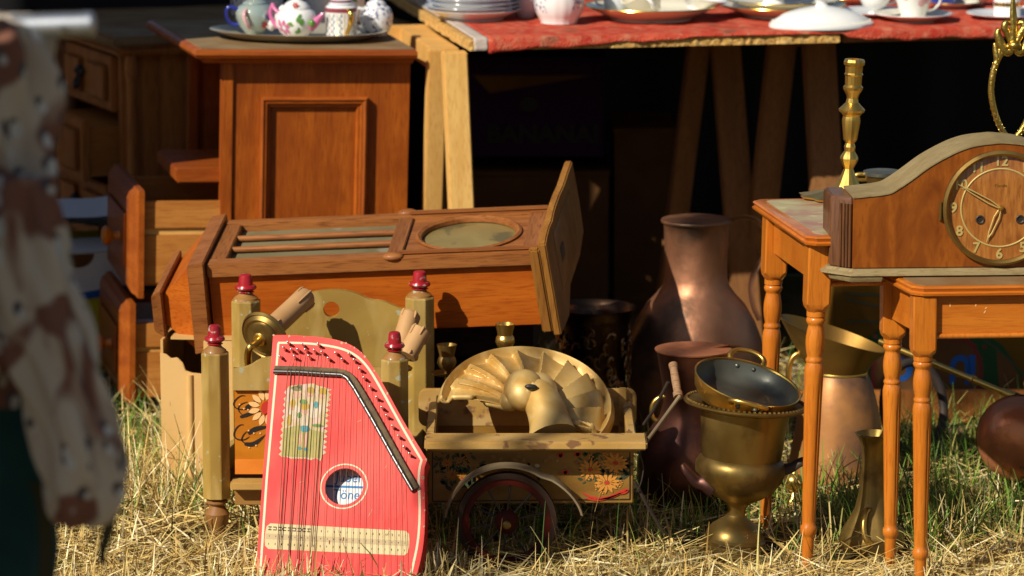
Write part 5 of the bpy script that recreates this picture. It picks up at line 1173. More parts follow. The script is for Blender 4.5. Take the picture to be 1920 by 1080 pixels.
part('foot', MB(MR).tube([fp_(1896, 258), (fx(1896), yM, zt_ + .006)], .006), m_gilt, MR); part('base', MB(MR).lathe((fx(1896), yM, zt_), [(.05, 0), (.05, .004), (.02, .01), (.006, .02)], 28), m_gilt, MR)

# ================================================================== BACK RIGHT: ochre carton, planks, warming pan, hoop
a = P(1560, 800, .86); b = P(2010, 800, .86); zt2 = P(1700, 505, .86).z
OC = thing('banana_carton', 'ochre banana carton with a green and red round emblem behind the side tables', 'box', (a.x, .86, 0), (0, 0, R(3))); wO = b.x - a.x
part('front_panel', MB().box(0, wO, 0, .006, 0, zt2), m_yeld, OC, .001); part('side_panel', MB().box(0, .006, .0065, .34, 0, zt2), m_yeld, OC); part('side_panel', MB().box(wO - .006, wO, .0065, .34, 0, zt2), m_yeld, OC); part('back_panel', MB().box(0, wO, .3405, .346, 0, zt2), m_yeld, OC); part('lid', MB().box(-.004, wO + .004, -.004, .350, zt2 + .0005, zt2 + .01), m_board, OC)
MO = OC['M'] @ frame(Vector((0, -.0006, 0)), (1, 0, 0), (0, 0, 1)); PO = Pl(MO)
def opaint(name, polys, m, h):
    mb = MB(OC); mb.X = MO
    for p in polys: mb.face([(q[0], q[1], h) for q in p])
    return part(name, mb, m, OC, smooth=False)
opaint('emblem_band', [[pu(PO, u, v) for u, v in [(1618, 640), (1660, 607), (1712, 592), (1780, 594), (1830, 612), (1882, 650), (1915, 700), (1925, 770), (1640, 770), (1600, 690)]]], m_green, .0006)
ce = pu(PO, 1738, 700); e2 = pu(PO, 1843, 700); re_ = e2[0] - ce[0]
opaint('emblem_ring', [circ(ce[0], ce[1], re_, re_ * .92, 48)], m_redp, .0009); opaint('emblem_disc', [circ(ce[0], ce[1], re_ * .93, re_ * .855, 48)], m_board, .0012)
opaint('print_patch', [[pu(PO, u, v) for u, v in [(1868, 650), (1895, 680), (1925, 720), (1960, 770), (1875, 770)]]], m_board, .0008)
Mt = OC['inv'] @ MO
text_part('lettering', 'ECUADOR', .026, Mt @ Matrix.Translation((pu(PO, 1765, 630)[0], pu(PO, 1765, 630)[1], .0016)) @ Matrix.Rotation(R(172), 4, 'Z'), m_redp, OC, bold=.0006)
text_part('lettering', 'U', .085, Mt @ Matrix.Translation((*pu(PO, 1800, 690), .0016)) @ Matrix.Rotation(R(180), 4, 'Z'), m_bluep, OC, bold=.003, sx=.8); text_part('lettering', 'I', .085, Mt @ Matrix.Translation((*pu(PO, 1822, 690), .0016)) @ Matrix.Rotation(R(180), 4, 'Z'), m_bluep, OC, bold=.003)
text_part('lettering', 'C', .07, Mt @ Matrix.Translation((*pu(PO, 1690, 690), .0016)) @ Matrix.Rotation(R(180), 4, 'Z'), m_bluep, OC, bold=.003)
mb = MB(OC); mb.X = MO
for pts in ([(1585, 552), (1700, 552), (1920, 556)], [(1585, 562), (1640, 572), (1690, 590)], [(1585, 602), (1650, 604), (1700, 606)], [(1800, 610), (1830, 625), (1870, 655), (1915, 695), (1930, 720)], [(1850, 618), (1862, 624), (1920, 628), (1980, 630)]):
    strip(mb, smooth2([pu(PO, *p) for p in pts], 2), .0045, .0010)
part('print_lines', mb, m_leaf, OC, smooth=False, kind='stuff')
st_ = []
for u, v in ((1806, 620), (1827, 648), (1846, 650), (1838, 672), (1640, 630), (1655, 622)):
    c = pu(PO, u, v); st_.append([(c[0] + (.007 if i % 2 == 0 else .003) * math.cos(math.pi / 2 + i * math.pi / 5), c[1] + (.007 if i % 2 == 0 else .003) * math.sin(math.pi / 2 + i * math.pi / 5)) for i in range(10)])
opaint('print_stars', st_, m_redp, .0012)['kind'] = 'stuff'
def plank(label, u0, u1, v, Y, h, d, m, rz=0.):
    a, b = P(u0, v, Y), P(u1, v, Y); T = thing('plank', label, 'plank', (a.x, Y, 0), (0, 0, rz), group='planks lying in the grass')
    part('board', MB().box(0, b.x - a.x, 0, d, 0, h), m, T, .002); return T
plank('low grey plank lying in the grass in front of the ochre carton', 1598, 1850, 810, .55, .030, .06, m_plank, R(2))
plank('reddish board on edge at the foot of the ochre carton', 1630, 1990, 790, .72, .075, .022, m_side, R(1))
tb = P(1750, 828, .50); tb2 = P(1850, 826, .52)
T = thing('brass_tube', 'length of brass tube lying in the grass by the low plank', 'tube', (tb.x, .5, 0)); part('tube', MB(T).tube([(tb.x - .03, .49, .020), (tb.x + .02, .495, .020), (tb2.x, .52, .022)], [.008, .010, .010], 14), m_brass, T)
part('end_ring', MB(T).tube([(tb2.x, .52, .022), (tb2.x + .012, .522, .022)], .013, 14), m_brassb, T)
# hoop
HPc = P(1722, 735, .42)
T = thing('iron_hoop', 'dark iron hoop standing against the low plank behind the table legs', 'hoop', (HPc.x, .42, 0), (R(-12), 0, R(18))); rh = .092
part('ring', MB().tube([(rh * .72 * math.cos(2 * math.pi * i / 48), 0, rh + rh * math.sin(2 * math.pi * i / 48) + .011) for i in range(48)], .0095, 12, closed=True), m_iron, T)
# warming pan
wp = P(1915, 815, .09); WPN = thing('warming_pan', 'hammered copper warming pan with a long brass handle lying in the grass', 'warming pan', (wp.x, .09, max(0, wp.z - 80 * mpp(.09, .2))), (R(14), 0, R(-14))); kw = mpp(.09, .2); rw_ = 80 * kw
Mw = Matrix.Rotation(R(75), 3, 'X') @ Matrix.Rotation(R(0), 3, 'Y')
part('pan', MB().lathe((0, 0, rw_), [(rw_ * .96, -.03), (rw_, -.02), (rw_ * 1.02, 0), (rw_ * .98, .022), (rw_ * .8, .045), (rw_ * .5, .058), (.001, .062)], 56, M=Mw, mod=lambda a, z: 1 + .004 * math.sin(a * 22) * math.sin(z * 160)), m_coprb, WPN)
part('lid_seam', MB().lathe((0, 0, rw_), [(rw_ * 1.0, -.004), (rw_ * 1.035, -.003), (rw_ * 1.035, .003), (rw_ * 1.0, .004)], 56, M=Mw), m_copdark, WPN)
h0, h1 = P(1905, 745, .10), P(1650, 640, .34)
mb = MB(WPN).tube([h0.lerp(h1, t) for t in (0, .1, .101, .3, .301, .32, .321, .6, .601, .62, .621, 1)], [.010, .008, .006, .0065, .009, .009, .0065, .0065, .0085, .0085, .006, .0055], 12); part('handle', mb, m_brassb, WPN)
part('socket', MB(WPN).tube([h0 + Vector((.03, -.01, -.014)), h0], [.012, .010], 12), m_brass, WPN)
# ================================================================== CROCKERY on the market table
ZR = TZ + .0065
def ctr(u, v): return PG(u, v, ZR)
def decal(T, name, rfun, z0, a0, polys, m, eps=.0005, org=(0, 0), R0=None):
    """flat print wrapped round a lathe body: polys in (arc metres, height)"""
    mb = MB()
    for p in polys:
        cx = sum(q[0] for q in p) / len(p); cz = sum(q[1] for q in p) / len(p)
        def w(s, z):
            r = rfun(z) + eps; a = a0 + s / (R0 or rfun(z0)); return mb.v((org[0] + r * math.cos(a), org[1] + r * math.sin(a), z))
        vc = w(cx, cz); vm = [w(*q) for q in p]
        for i in range(len(vm)): mb.bm.faces.new((vc, vm[i], vm[(i + 1) % len(vm)]))
    return part(name, mb, m, T, kind='stuff')
def prof_fun(pr):
    zs = [p[1] for p in pr]; rs = [p[0] for p in pr]
    return lambda z: float(np.interp(z, zs, rs))
FRONT = R(-90)
def flower(cx, cz, s, n=6): return [leafpoly(cx + .1 * s * math.cos(a), cz + .1 * s * math.sin(a), s, s * .6, a, 4) for a in [2 * math.pi * i / n for i in range(n)]]
def dish(name, label, cat, c, rf, rr, h, m, wall=.003, group=None, scallop=0., edge=None, rot=(0, 0, 0), z=None, well=None):
    """plate or saucer: foot ring, rising side, rim, well"""
    T = thing(name, label, cat, (c.x, c.y, ZR if z is None else z), rot, group=group)
    md_ = (lambda a, zz: 1 + scallop * abs(math.sin(a * 9)) * (zz > h * .6)) if scallop else None
    pr = [(rf * .9, 0), (rf, 0), (rf * 1.02, h * .14), (rf * 1.05, h * .18), (rf + (rr - rf) * .55, h * .58), (rr * .985, h * .92), (rr, h * .97), (rr * .995, h), (rr * .975, h), (rf + (rr - rf) * .5, h * .66), (rf * .98, h * .30), (.001, h * .28)]
    part('body', MB().lathe((0, 0, 0), pr, 72 if scallop else 48, mod=md_, cap1=False), m, T)
    if edge: part('rim_band', MB().lathe((0, 0, 0), [(rr * .97, h * .985), (rr * .972, h + .0006), (rr * .998, h + .0006), (rr * 1.0035, h * .96), (rr * .985, h * .9)], 72 if scallop else 48, mod=md_, cap0=False, cap1=False), edge, T)
    return T
# stack of plates: every plate its own
c = ctr(887, 36); k = mpp(c.y, .8)
zz = ZR; rd = random.Random(2)
labs = ['white plate with a scalloped rim at the bottom of the plate stack', 'blue edged plate second from the bottom of the plate stack', 'blue edged plate third from the bottom of the plate stack', 'blue edged plate third from the top of the plate stack', 'white plate just under the top of the plate stack', 'plate with yellow flowers on top of the plate stack']
for i in range(6):
    t = dish('plate', labs[i], 'plate', Vector((c.x + rd.uniform(-.003, .003), c.y + rd.uniform(-.003, .003), 0)), 56 * k, (88 - (4 if i > 3 else 0)) * k, .024 if i == 0 else .021, m_china, scallop=.012, edge=m_edge if i in (1, 2, 3, 4) else None, z=zz, group='plates in the stack on the market table')
    zz += .0095 if i else .012
decal(t, 'painted_flowers', lambda z: .05, 0, FRONT, [leafpoly(s, .017, .018, .006, .2, 5) for s in (-.05, -.02, .02, .04)], m_yel, org=(0, 0))
def cup(name, label, cat, c, pr, m, handle=None, z=None, rot=(0, 0, 0), group=None, mod=None, n=48, hm=None):
    T = thing(name, label, cat, (c.x, c.y, ZR if z is None else z), rot, group=group)
    th = .0025; inner = [(max(.001, r - th), zc + (th if i == 0 else 0)) for i, (r, zc) in enumerate(pr)]
    part('body', MB().lathe((0, 0, 0), pr + inner[::-1] + [(.001, pr[0][1] + th)], n, mod=mod, cap1=False), m, T)
    if handle:
        a, pts, r = handle; d = Vector((math.cos(a), math.sin(a), 0)); part('handle', MB().tube([d * x + Vector((0, 0, z_)) for x, z_ in pts], r, 10, smooth=2, sq=.7), hm or m, T)
    T['rf'] = prof_fun(pr); return T
RIGHT = R(0)
# fluted blue and white jar
c = ctr(1048, 44); k = mpp(c.y, .8); zz_ = lambda v: P(1048, v, c.y).z - P(1048, 44, c.y).z
pr = [(.030, 0), (34 * k, .002), (34 * k, .006), (40 * k, .018), (45 * k, .030), (47 * k, .046), (47 * k, .06), (44 * k, .085), (36 * k, .105), (33 * k, .115), (37 * k, .125)]
J2 = cup('ceramic_jar', 'white fluted jar with cobalt print between the plates and the crockery', 'jar', c, pr, m_china, mod=lambda a, z: 1 + .014 * abs(math.sin(a * 8)) * (1 if z < .05 else .4), n=96)
pol = []
for i in range(70): s = rd.choice((-1, 1)) * rd.uniform(.030, .075); zq_ = rd.uniform(.030, .075); pol += [leafpoly(s, zq_, rd.uniform(.003, .008), .0025, rd.uniform(0, 6.28), 4)]
decal(J2, 'painted_sprays', J2['rf'], .05, FRONT, pol, m_cobalt, eps=.0012)
# grey cup behind the stack
c = ctr(985, 32); cup('cup', 'pale grey cup half hidden behind the plate stack', 'cup', c, [(.018, 0), (.020, .004), (.032, .02), (.036, .06)], m_chinab, (R(20), [(.034, .045), (.052, .045), (.052, .02), (.030, .016)], .004))
c = ctr(793, 4); dish('saucer', 'small white dish on the open chipboard corner of the table', 'dish', c, .015, .03, .012, m_china)
# big dish with leaning cups
c = ctr(1221, 36); k = mpp(c.y, .8); DZ = ZR
BD1 = dish('serving_dish', 'large cream serving dish with gold edge full of leaning cups', 'dish', c, 76 * k, 124 * k, .032, m_cream_c, edge=m_goldgl)
q = Vector((PG(1155, 10, ZR + .012).x, c.y + .02, 0)); cup('cup', 'blue grey cup standing in the large serving dish', 'cup', q, [(.020, 0), (.022, .003), (.030, .012), (.034, .035), (.034, .06)], m_chinab, (R(180), [(.032, .048), (.05, .046), (.05, .022), (.031, .018)], .0035), z=ZR + .010)
q = Vector((PG(1222, 20, ZR + .012).x, c.y - .045, 0)); cup('cup', 'cream cup with a white loop handle tipped over in the large serving dish', 'cup', q, [(.020, 0), (.022, .004), (.034, .02), (.042, .05), (.044, .062)], m_cream_c, (R(-80), [(.036, .046), (.056, .052), (.062, .034), (.050, .02), (.030, .018)], .0042), z=ZR + .022, rot=(R(12), R(-38), 0), hm=m_china)
q = Vector((PG(1300, 12, ZR + .012).x, c.y + .01, 0)); dish('bowl', 'shallow white bowl leaning on the rim of the large serving dish', 'bowl', q, .024, .062, .034, m_china, rot=(R(4), R(14), 0), z=ZR + .022)
# two nested dishes with a footed cup
c = ctr(1466, 30); k = mpp(c.y, .8)
dish('serving_dish', 'wide cream dish with gold edge under a smaller dish behind the white lid', 'dish', c, 70 * k, 120 * k, .028, m_cream_c, edge=m_goldgl)
dish('serving_dish', 'smaller cream dish nested in the wide dish behind the white lid', 'dish', Vector((c.x + .002, c.y + .004, 0)), 60 * k, 108 * k, .024, m_cream_c, edge=m_goldgl, z=ZR + .0145)
q = Vector((PG(1447, 8, ZR + .02).x, c.y + .01, 0)); cup('cup', 'cream cup on a tall white foot standing in the nested dishes', 'cup', q, [(.026, 0), (.027, .002), (.022, .012), (.020, .016), (.034, .026), (.040, .05), (.041, .07)], m_china, None, z=ZR + .0225)
# oval lid in front
c = ctr(1540, 50); k = mpp(c.y, .8); LT = thing('tureen_lid', 'white oval tureen lid with a knob lying on the rug edge', 'lid', (c.x, c.y, ZR), (0, 0, R(8)))
pr = [(99, 0), (100, .002), (99, .009), (95, .0125), (92, .0125), (90, .016), (70, .030), (46, .039), (20, .0445), (13, .0455), (10, .050), (11, .056), (19, .062), (21, .066), (19, .0685), (8, .069), (.5, .0675)]
part('dome', MB().lathe((0, 0, 0), [(r * k, z) for r, z in pr], 64, sy=.68, cap1=False), m_china, LT)
mb = MB(); n = 110
for i in range(n): a = 2 * math.pi * i / n; mb.ball((93.5 * k * math.cos(a), 93.5 * k * .68 * math.sin(a), .0135), .0016, 5)
part('beading', mb, m_cream_c, LT, kind='stuff')
# cups and saucers to the right
c = ctr(1640, 32); k = mpp(c.y, .8)
dish('saucer', 'white saucer under the footed cup with a gold line', 'saucer', c, 34 * k, 74 * k, .016, m_china)
cup('cup', 'white footed cup with a gold line beside the rose cup', 'cup', c, [(.017, 0), (.0175, .002), (.010, .008), (.011, .011), (.026, .020), (.034, .034), (.037, .055)], m_china, (R(15), [(.034, .046), (.052, .048), (.058, .036), (.046, .026), (.032, .024)], .0028), z=ZR + .0055)
part('gold_line', MB().lathe((0, 0, ZR * 0), [(.0262, .0198), (.0272, .0206), (.0280, .0214)], 48, cap0=False, cap1=False), m_goldgl, bpy.data.objects['cup.004'] if 'cup.004' in bpy.data.objects else None)
c = ctr(1712, 40); k = mpp(c.y, .8)
dish('saucer', 'cream saucer under the rose painted cup', 'saucer', c, 40 * k, 74 * k, .019, m_cream_c, edge=m_china)
RC = cup('cup', 'cream tea cup painted with pink roses', 'cup', c, [(.024, 0), (.026, .002), (.029, .012), (.035, .03), (.041, .05), (.045, .066)], m_china, (R(-12), [(.038, .05), (.058, .054), (.060, .036), (.046, .022), (.031, .018)], .0035), z=ZR + .006, mod=lambda a, z: 1 + .02 * math.sin(a * 6) * (z > .03))
for s, z_, sz in ((.014, .038, .009), (.026, .042, .007), (-.02, .05, .006)): decal(RC, 'painted_rose', RC['rf'], .035, FRONT, flower(s, z_, sz, 7), m_pinkl, eps=.0016)
c = ctr(1768, 14); CG = cup('cup', 'cobalt blue cup with gold decoration behind the rose cup', 'cup', Vector((c.x, c.y, 0)), [(.022, 0), (.026, .002), (.031, .01), (.031, .05)], m_cobalt, None, z=ZR + .008)
decal(CG, 'gold_leaves', CG['rf'], .03, FRONT, [leafpoly(s, .014, .016, .007, R(90), 5) for s in (-.024, -.008, .010, .025)], m_goldgl, eps=.001)
dish('saucer', 'white saucer with dark gold pattern under the cobalt cup', 'saucer', Vector((c.x + .02, c.y - .02, 0)), .03, .062, .016, m_chinab, edge=m_goldgl)
c = ctr(1826, 12); cup('sauce_boat', 'cream sauce boat with gold edge behind the gilt frame', 'sauce boat', c, [(.022, 0), (.024, .003), (.038, .016), (.046, .03)], m_cream_c, (R(0), [(.042, .022), (.06, .034), (.076, .036)], .003), z=ZR + .006)
c = ctr(1888, 36); k = mpp(c.y, .8)
dish('saucer', 'white saucer with gold flowers under the straight gold banded cup', 'saucer', c, 38 * k, 76 * k, .015, m_china, scallop=.006)
MG2 = cup('cup', 'straight white cup with a wavy gold band behind the gilt frame', 'cup', c, [(.028, 0), (.030, .002), (.030, .06), (.031, .075)], m_china, (R(-15), [(.029, .05), (.05, .05), (.05, .024), (.029, .022)], .0035), z=ZR + .0055)
decal(MG2, 'gold_band', MG2['rf'], .03, FRONT, [[(s, .026), (s + .004, .024), (s + .008, .026), (s + .008, .032), (s + .004, .035), (s, .032)] for s in [x * .008 - .04 for x in range(10)]], m_goldgl, eps=.0008)
# plates further back, only their fronts show
c = ctr(1598, 6); dish('plate', 'cream plate behind the white tureen lid', 'plate', c, .05, .085, .018, m_cream_c, edge=m_goldgl)

# ================================================================== TEA THINGS on the cabinet
Mc = CB['M']
def cabpt(u, v): 
    n = (Mc.to_3x3() @ Vector((0, 0, 1))).normalized(); o = Mc @ Vector((0, 0, CTOP)); d = ray(u, v); return C0 + d * ((o - C0).dot(n) / d.dot(n))
c = cabpt(560, 72); k = mpp(c.y, .8); rotc = (0, R(1.6), CA)
TY = thing('tray', 'oval silver tray with a bead edge carrying the teapots', 'tray', c, rotc)
part('tray_dish', MB().lathe((0, 0, 0), [(118 * k, .0005), (122 * k, .0008), (140 * k, .008), (158 * k, .0165), (166 * k, .0185), (168 * k, .020), (165 * k, .0205), (156 * k, .018), (138 * k, .0105), (118 * k, .004), (.001, .004)], 80, sy=.72, cap1=False), m_tray, TY)
def ton(u, v, dz=.005): 
    p = cabpt(u, v); return Vector((p.x, p.y, p.z + dz))
def pot(name, label, cat, base, pr, m, n=48, group='teapots on the tray', rz=0., mod=None):
    T = thing(name, label, cat, base, (0, 0, rz), group=group); T['rf'] = prof_fun(pr)
    part('body', MB().lathe((0, 0, 0), pr, n, mod=mod), m, T); return T
# lustre teapot
b = ton(478, 68); T = pot('teapot', 'small grey green lustre teapot with a dark handle', 'teapot', b, [(.018, 0), (.021, .003), (.034, .018), (.041, .036), (.042, .048), (.036, .060), (.024, .067)], m_lustre)
part('lid', MB().lathe((0, 0, .067), [(.026, 0), (.025, .003), (.016, .008), (.005, .011), (.007, .016), (.003, .020), (.001, .021)], 32), m_lustre, T); part('gold_knob', MB().ball((0, 0, .088), .006), m_goldgl, T)
part('handle', MB().tube([(-.036, -.01, .055), (-.058, -.012, .062), (-.062, -.01, .04), (-.052, -.005, .022), (-.036, -.004, .02)], .0045, 10, smooth=2), m_cobalt, T)
part('side_handle', MB().tube([(-.016, -.037, .056), (-.020, -.050, .050), (-.018, -.052, .036), (-.012, -.048, .024), (-.008, -.036, .016)], .0042, 10, smooth=2), m_pinkl, T)
part('spout', MB().tube([(.03, -.012, .018), (.048, -.016, .034), (.056, -.018, .052), (.066, -.02, .062)], [.014, .012, .008, .006], 12, smooth=1), m_china, T)
decal(T, 'painted_flowers', T['rf'], .03, FRONT, flower(.026, .022, .008) , m_pred, eps=.004); decal(T, 'painted_leaves', T['rf'], .03, FRONT, [leafpoly(.030, .036, .012, .006, R(100)), leafpoly(.027, .034, .009, .005, R(30)), leafpoly(.034, .012, .012, .006, R(40))], m_cobalt, eps=.005)
# rose teapot
b = ton(556, 74); T = pot('teapot', 'round white teapot painted with a pink rose', 'teapot', b, [(.022, 0), (.024, .002), (.036, .012), (.044, .028), (.045, .040), (.040, .055), (.028, .063)], m_china)
part('lid', MB().lathe((0, 0, .063), [(.030, 0), (.029, .004), (.022, .012), (.010, .018), (.006, .02), (.008, .026), (.004, .03), (.001, .031)], 36), m_china, T)
part('spout', MB().tube([(.030, -.022, .026), (.044, -.026, .036), (.052, -.026, .046), (.060, -.026, .054)], [.013, .010, .006, .005], 12, smooth=1), m_pink, T); part('spout_leaf', MB().ball((.035, -.035, .034), .007, 10, sz=1.3), m_leafg, T)
part('handle', MB().tube([(-.038, 0, .052), (-.052, .01, .066), (-.05, .012, .075), (-.06, .012, .045), (-.04, .004, .02)], .0045, 10, smooth=2), m_pink, T)
decal(T, 'painted_rose', T['rf'], .03, FRONT, [leafpoly(-.028 + .004 * math.cos(a), .024 + .004 * math.sin(a), .014, .009, a) for a in [k * 1.05 - .7 for k in range(6)]] + [leafpoly(-.036, .030, .014, .007, R(110))], m_pink, eps=.0012)
decal(T, 'painted_leaves', T['rf'], .03, FRONT, [leafpoly(x, z, l, w, R(a)) for x, z, l, w, a in ((-.018, .032, .012, .005, 25), (-.004, .03, .013, .007, 160), (.004, .036, .014, .008, 75), (.010, .034, .013, .008, 60), (.014, .028, .013, .009, 100), (.006, .045, .012, .007, 50), (-.002, .014, .016, .009, 10), (.008, .016, .010, .006, 95))], m_leafg, eps=.0015)
decal(T, 'lid_flower', lambda z: .030, .07, FRONT, flower(0, .072, .007), m_pred, eps=.0002)
# caddy with gold handle
b = ton(640, 76); T = pot('tea_caddy', 'straight white tea jug with blue sprigs and a gold handle', 'tea jug', b, [(.033, 0), (.034, .002), (.034, .030), (.035, .060), (.035, .067), (.030, .072)], m_china, n=40)
part('band', MB().lathe((0, 0, 0), [(.0346, .058), (.0356, .0585), (.0358, .0675), (.035, .068)], 40, cap0=False, cap1=False), m_maroon, T); part('foot_band', MB().lathe((0, 0, 0), [(.0342, .0005), (.0347, .001), (.0347, .0038), (.0343, .004)], 40, cap0=False, cap1=False), m_maroon, T)
part('lid', MB().lathe((0, 0, .072), [(.028, 0), (.028, .004), (.024, .007), (.024, .012), (.020, .014), (.006, .016), (.006, .02), (.001, .021)], 36), m_chinab, T); part('lid_band', MB().lathe((0, 0, .0765), [(.0242, .0025), (.0248, .003), (.0248, .0065), (.0242, .007)], 36, cap0=False, cap1=False), m_maroon, T)
part('handle', MB().tube([(.018, -.030, .060), (.022, -.045, .066), (.024, -.05, .05), (.020, -.045, .03), (.014, -.038, .016), (.012, -.034, .006)], [.004, .0055, .006, .005, .004, .003], 10, smooth=2), m_goldgl, T)
sp, lv = [], []
for x in (-.030, -.016, .0, .034): 
    for j in range(7): sp += flower(x + .002 * (-1) ** j, .010 + j * .0068, .0028, 4); lv.append(leafpoly(x, .012 + j * .0068, .005, .002, R(40 + 100 * (j % 2)), 3))
decal(T, 'blue_sprigs', T['rf'], .03, FRONT, sp, m_cobalt, eps=.0008); decal(T, 'green_sprigs', T['rf'], .03, FRONT, lv, m_leafg, eps=.0006)
decal(T, 'gold_waves', T['rf'], .03, FRONT, [[(x + .0012 * math.sin(z * 400), z), (x + .001 + .0012 * math.sin(z * 400), z), (x + .001 + .0012 * math.sin((z + .005) * 400), z + .005), (x + .0012 * math.sin((z + .005) * 400), z + .005)] for x in (-.038, -.023, -.008, .008) for z in [.006 + i * .005 for i in range(10)]], m_goldgl, eps=.0007)
# speckled pot
b = ton(706, 70); T = pot('teapot', 'white pot with dark blue and red speckles at the tray end', 'teapot', b, [(.022, 0), (.024, .003), (.034, .02), (.036, .045), (.030, .06), (.022, .066)], m_speck)
part('lid', MB().lathe((0, 0, .066), [(.022, 0), (.020, .006), (.010, .012), (.006, .018), (.002, .022), (.001, .0225)], 28), m_speck, T); part('handle', MB().tube([(-.026, -.022, .058), (-.044, -.026, .062), (-.05, -.028, .04), (-.042, -.026, .018), (-.028, -.02, .012)], .0045, 10, smooth=2), m_china, T)
# behind: blue lattice bowl, white jug, lilac and white cups
b = ton(462, 46); T = pot('sugar_bowl', 'blue and white lattice bowl behind the lustre teapot', 'bowl', b, [(.02, 0), (.034, .02), (.036, .07)], m_speck, group=None)
b = ton(505, 44); T = pot('milk_jug', 'tall bluish white jug behind the lustre and rose teapots', 'jug', b, [(.024, 0), (.034, .03), (.03, .07), (.024, .09)], m_chinab, group=None); part('handle', MB().tube([(.028, -.01, .075), (.045, -.01, .07), (.045, -.01, .04), (.03, -.01, .03)], .004, 10, smooth=2), m_chinab, T)
b = ton(598, 48); T = pot('cup', 'white cup with a loop handle behind the rose teapot', 'cup', b, [(.025, 0), (.03, .004), (.032, .05), (.034, .07)], m_chinab, group=None); part('handle', MB().tube([(.03, -.012, .06), (.05, -.014, .06), (.052, -.014, .03), (.032, -.01, .022)], .0045, 10, smooth=2), m_china, T)
b = ton(660, 44); T = pot('milk_jug', 'white jug with green sprigs behind the straight tea jug', 'jug', b, [(.024, 0), (.03, .01), (.03, .06), (.025, .09)], m_china, group=None); decal(T, 'painted_leaves', T['rf'], .03, FRONT, [leafpoly(x, z, .012, .005, a) for x, z, a in ((.0, .05, .3), (.01, .06, 1.2), (.012, .045, 2.), (-.006, .065, .6))], m_leafg, eps=.001)
# dish on the sideboard
c = SB['M'] @ Vector((.16, .30, sz + .027)); q = PG(394, 10, c.z)
T = dish('plate', 'pale plate lying on top of the old sideboard', 'plate', q, .04, .062, .014, m_chinab, z=c.z)

# ================================================================== CLOTHES RAIL and garments, close to the camera
YG = -2.7; kg = mpp(YG, 1.0)
def gp(u, v, y=0.): return P(u, v, YG + y)
e0 = gp(178, 45); e1 = gp(55, 62); dr_ = (e1 - e0); dr_.z *= .25
far = e0 + dr_.normalized() * 1.15
RL = thing('clothes_rail', 'grey metal clothes rail holding the camouflage jacket', 'clothes rail', (far.x, far.y, 0))
part('rail', MB(RL).tube([e0 + dr_.normalized() * .012, e0 + dr_.normalized() * .013, far], [.0115, .0140, .0140], 20), m_pipe, RL)
part('end_cap', MB(RL).tube([e0, e0 + dr_.normalized() * .004, e0 + dr_.normalized() * .0125], [.011, .0146, .0146], 20), m_pipe, RL)
for d in (.62, 1.12):
    p = e0 + dr_.normalized() * d; part('post', MB(RL).tube([(p.x, p.y, p.z - .014), (p.x, p.y, .012)], .013, 14), m_pipe, RL); part('foot', MB(RL).tube([(p.x - .02, p.y - .25, .012), (p.x - .02, p.y + .25, .012)], .012, 12), m_pipe, RL)
def camo_mat():
    m = bpy.data.materials.new('desert_camouflage'); m.use_nodes = True; nt = m.node_tree; N = nt.nodes.new; L = nt.links.new; b = nt.nodes['Principled BSDF']
    tc = N('ShaderNodeTexCoord'); mp = N('ShaderNodeMapping'); mp.inputs['Scale'].default_value = (1, 1, .75); mp.inputs['Location'].default_value = (3.32, 1.1, .2); L(tc.outputs['Object'], mp.inputs[0])
    def nz(sc, d): n = N('ShaderNodeTexNoise'); n.inputs['Scale'].default_value = sc; n.inputs['Detail'].default_value = d; n.inputs['Distortion'].default_value = .6; L(mp.outputs[0], n.inputs[0]); return n.outputs[0]
    c = ramp(nt, nz(7, 2), (.64, .54, .42), (.52, .42, .32), .48, .56)
    c = ramp(nt, nz(9.5, 2), c, (.25, .115, .08), .515, .56)
    vo = N('ShaderNodeTexVoronoi'); vo.inputs['Scale'].default_value = 36; vo.inputs['Randomness'].default_value = 1; L(mp.outputs[0], vo.inputs[0])
    mp2 = N('ShaderNodeMapping'); mp2.inputs['Location'].default_value = (-.005, 0, .0045); L(mp.outputs[0], mp2.inputs[0]); vo2 = N('ShaderNodeTexVoronoi'); vo2.inputs['Scale'].default_value = 36; L(mp2.outputs[0], vo2.inputs[0])
    ms = N('ShaderNodeMath'); ms.operation = 'MULTIPLY_ADD'; L(nz(5, 1), ms.inputs[0]); ms.inputs[1].default_value = -.9; ms.inputs[2].default_value = .68
    def peb(v, col, base, wid):
        lt = N('ShaderNodeMath'); lt.operation = 'SUBTRACT'; L(ms.outputs[0], lt.inputs[0]); L(v.outputs['Distance'], lt.inputs[1])
        return ramp(nt, lt.outputs[0], base, col, wid, wid + .05)
    c = peb(vo, (.12, .10, .10), c, -.03); c = peb(vo2, (.66, .64, .60), c, .0)
    L(c, b.inputs['Base Color']); b.inputs['Roughness'].default_value = .95; b.inputs['Specular IOR Level'].default_value = .1
    n = nz(900, 2); bp = N('ShaderNodeBump'); bp.inputs['Strength'].default_value = .3; bp.inputs['Distance'].default_value = .001; L(n, bp.inputs['Height']); L(bp.outputs[0], b.inputs['Normal'])
    return m
m_camo = camo_mat()
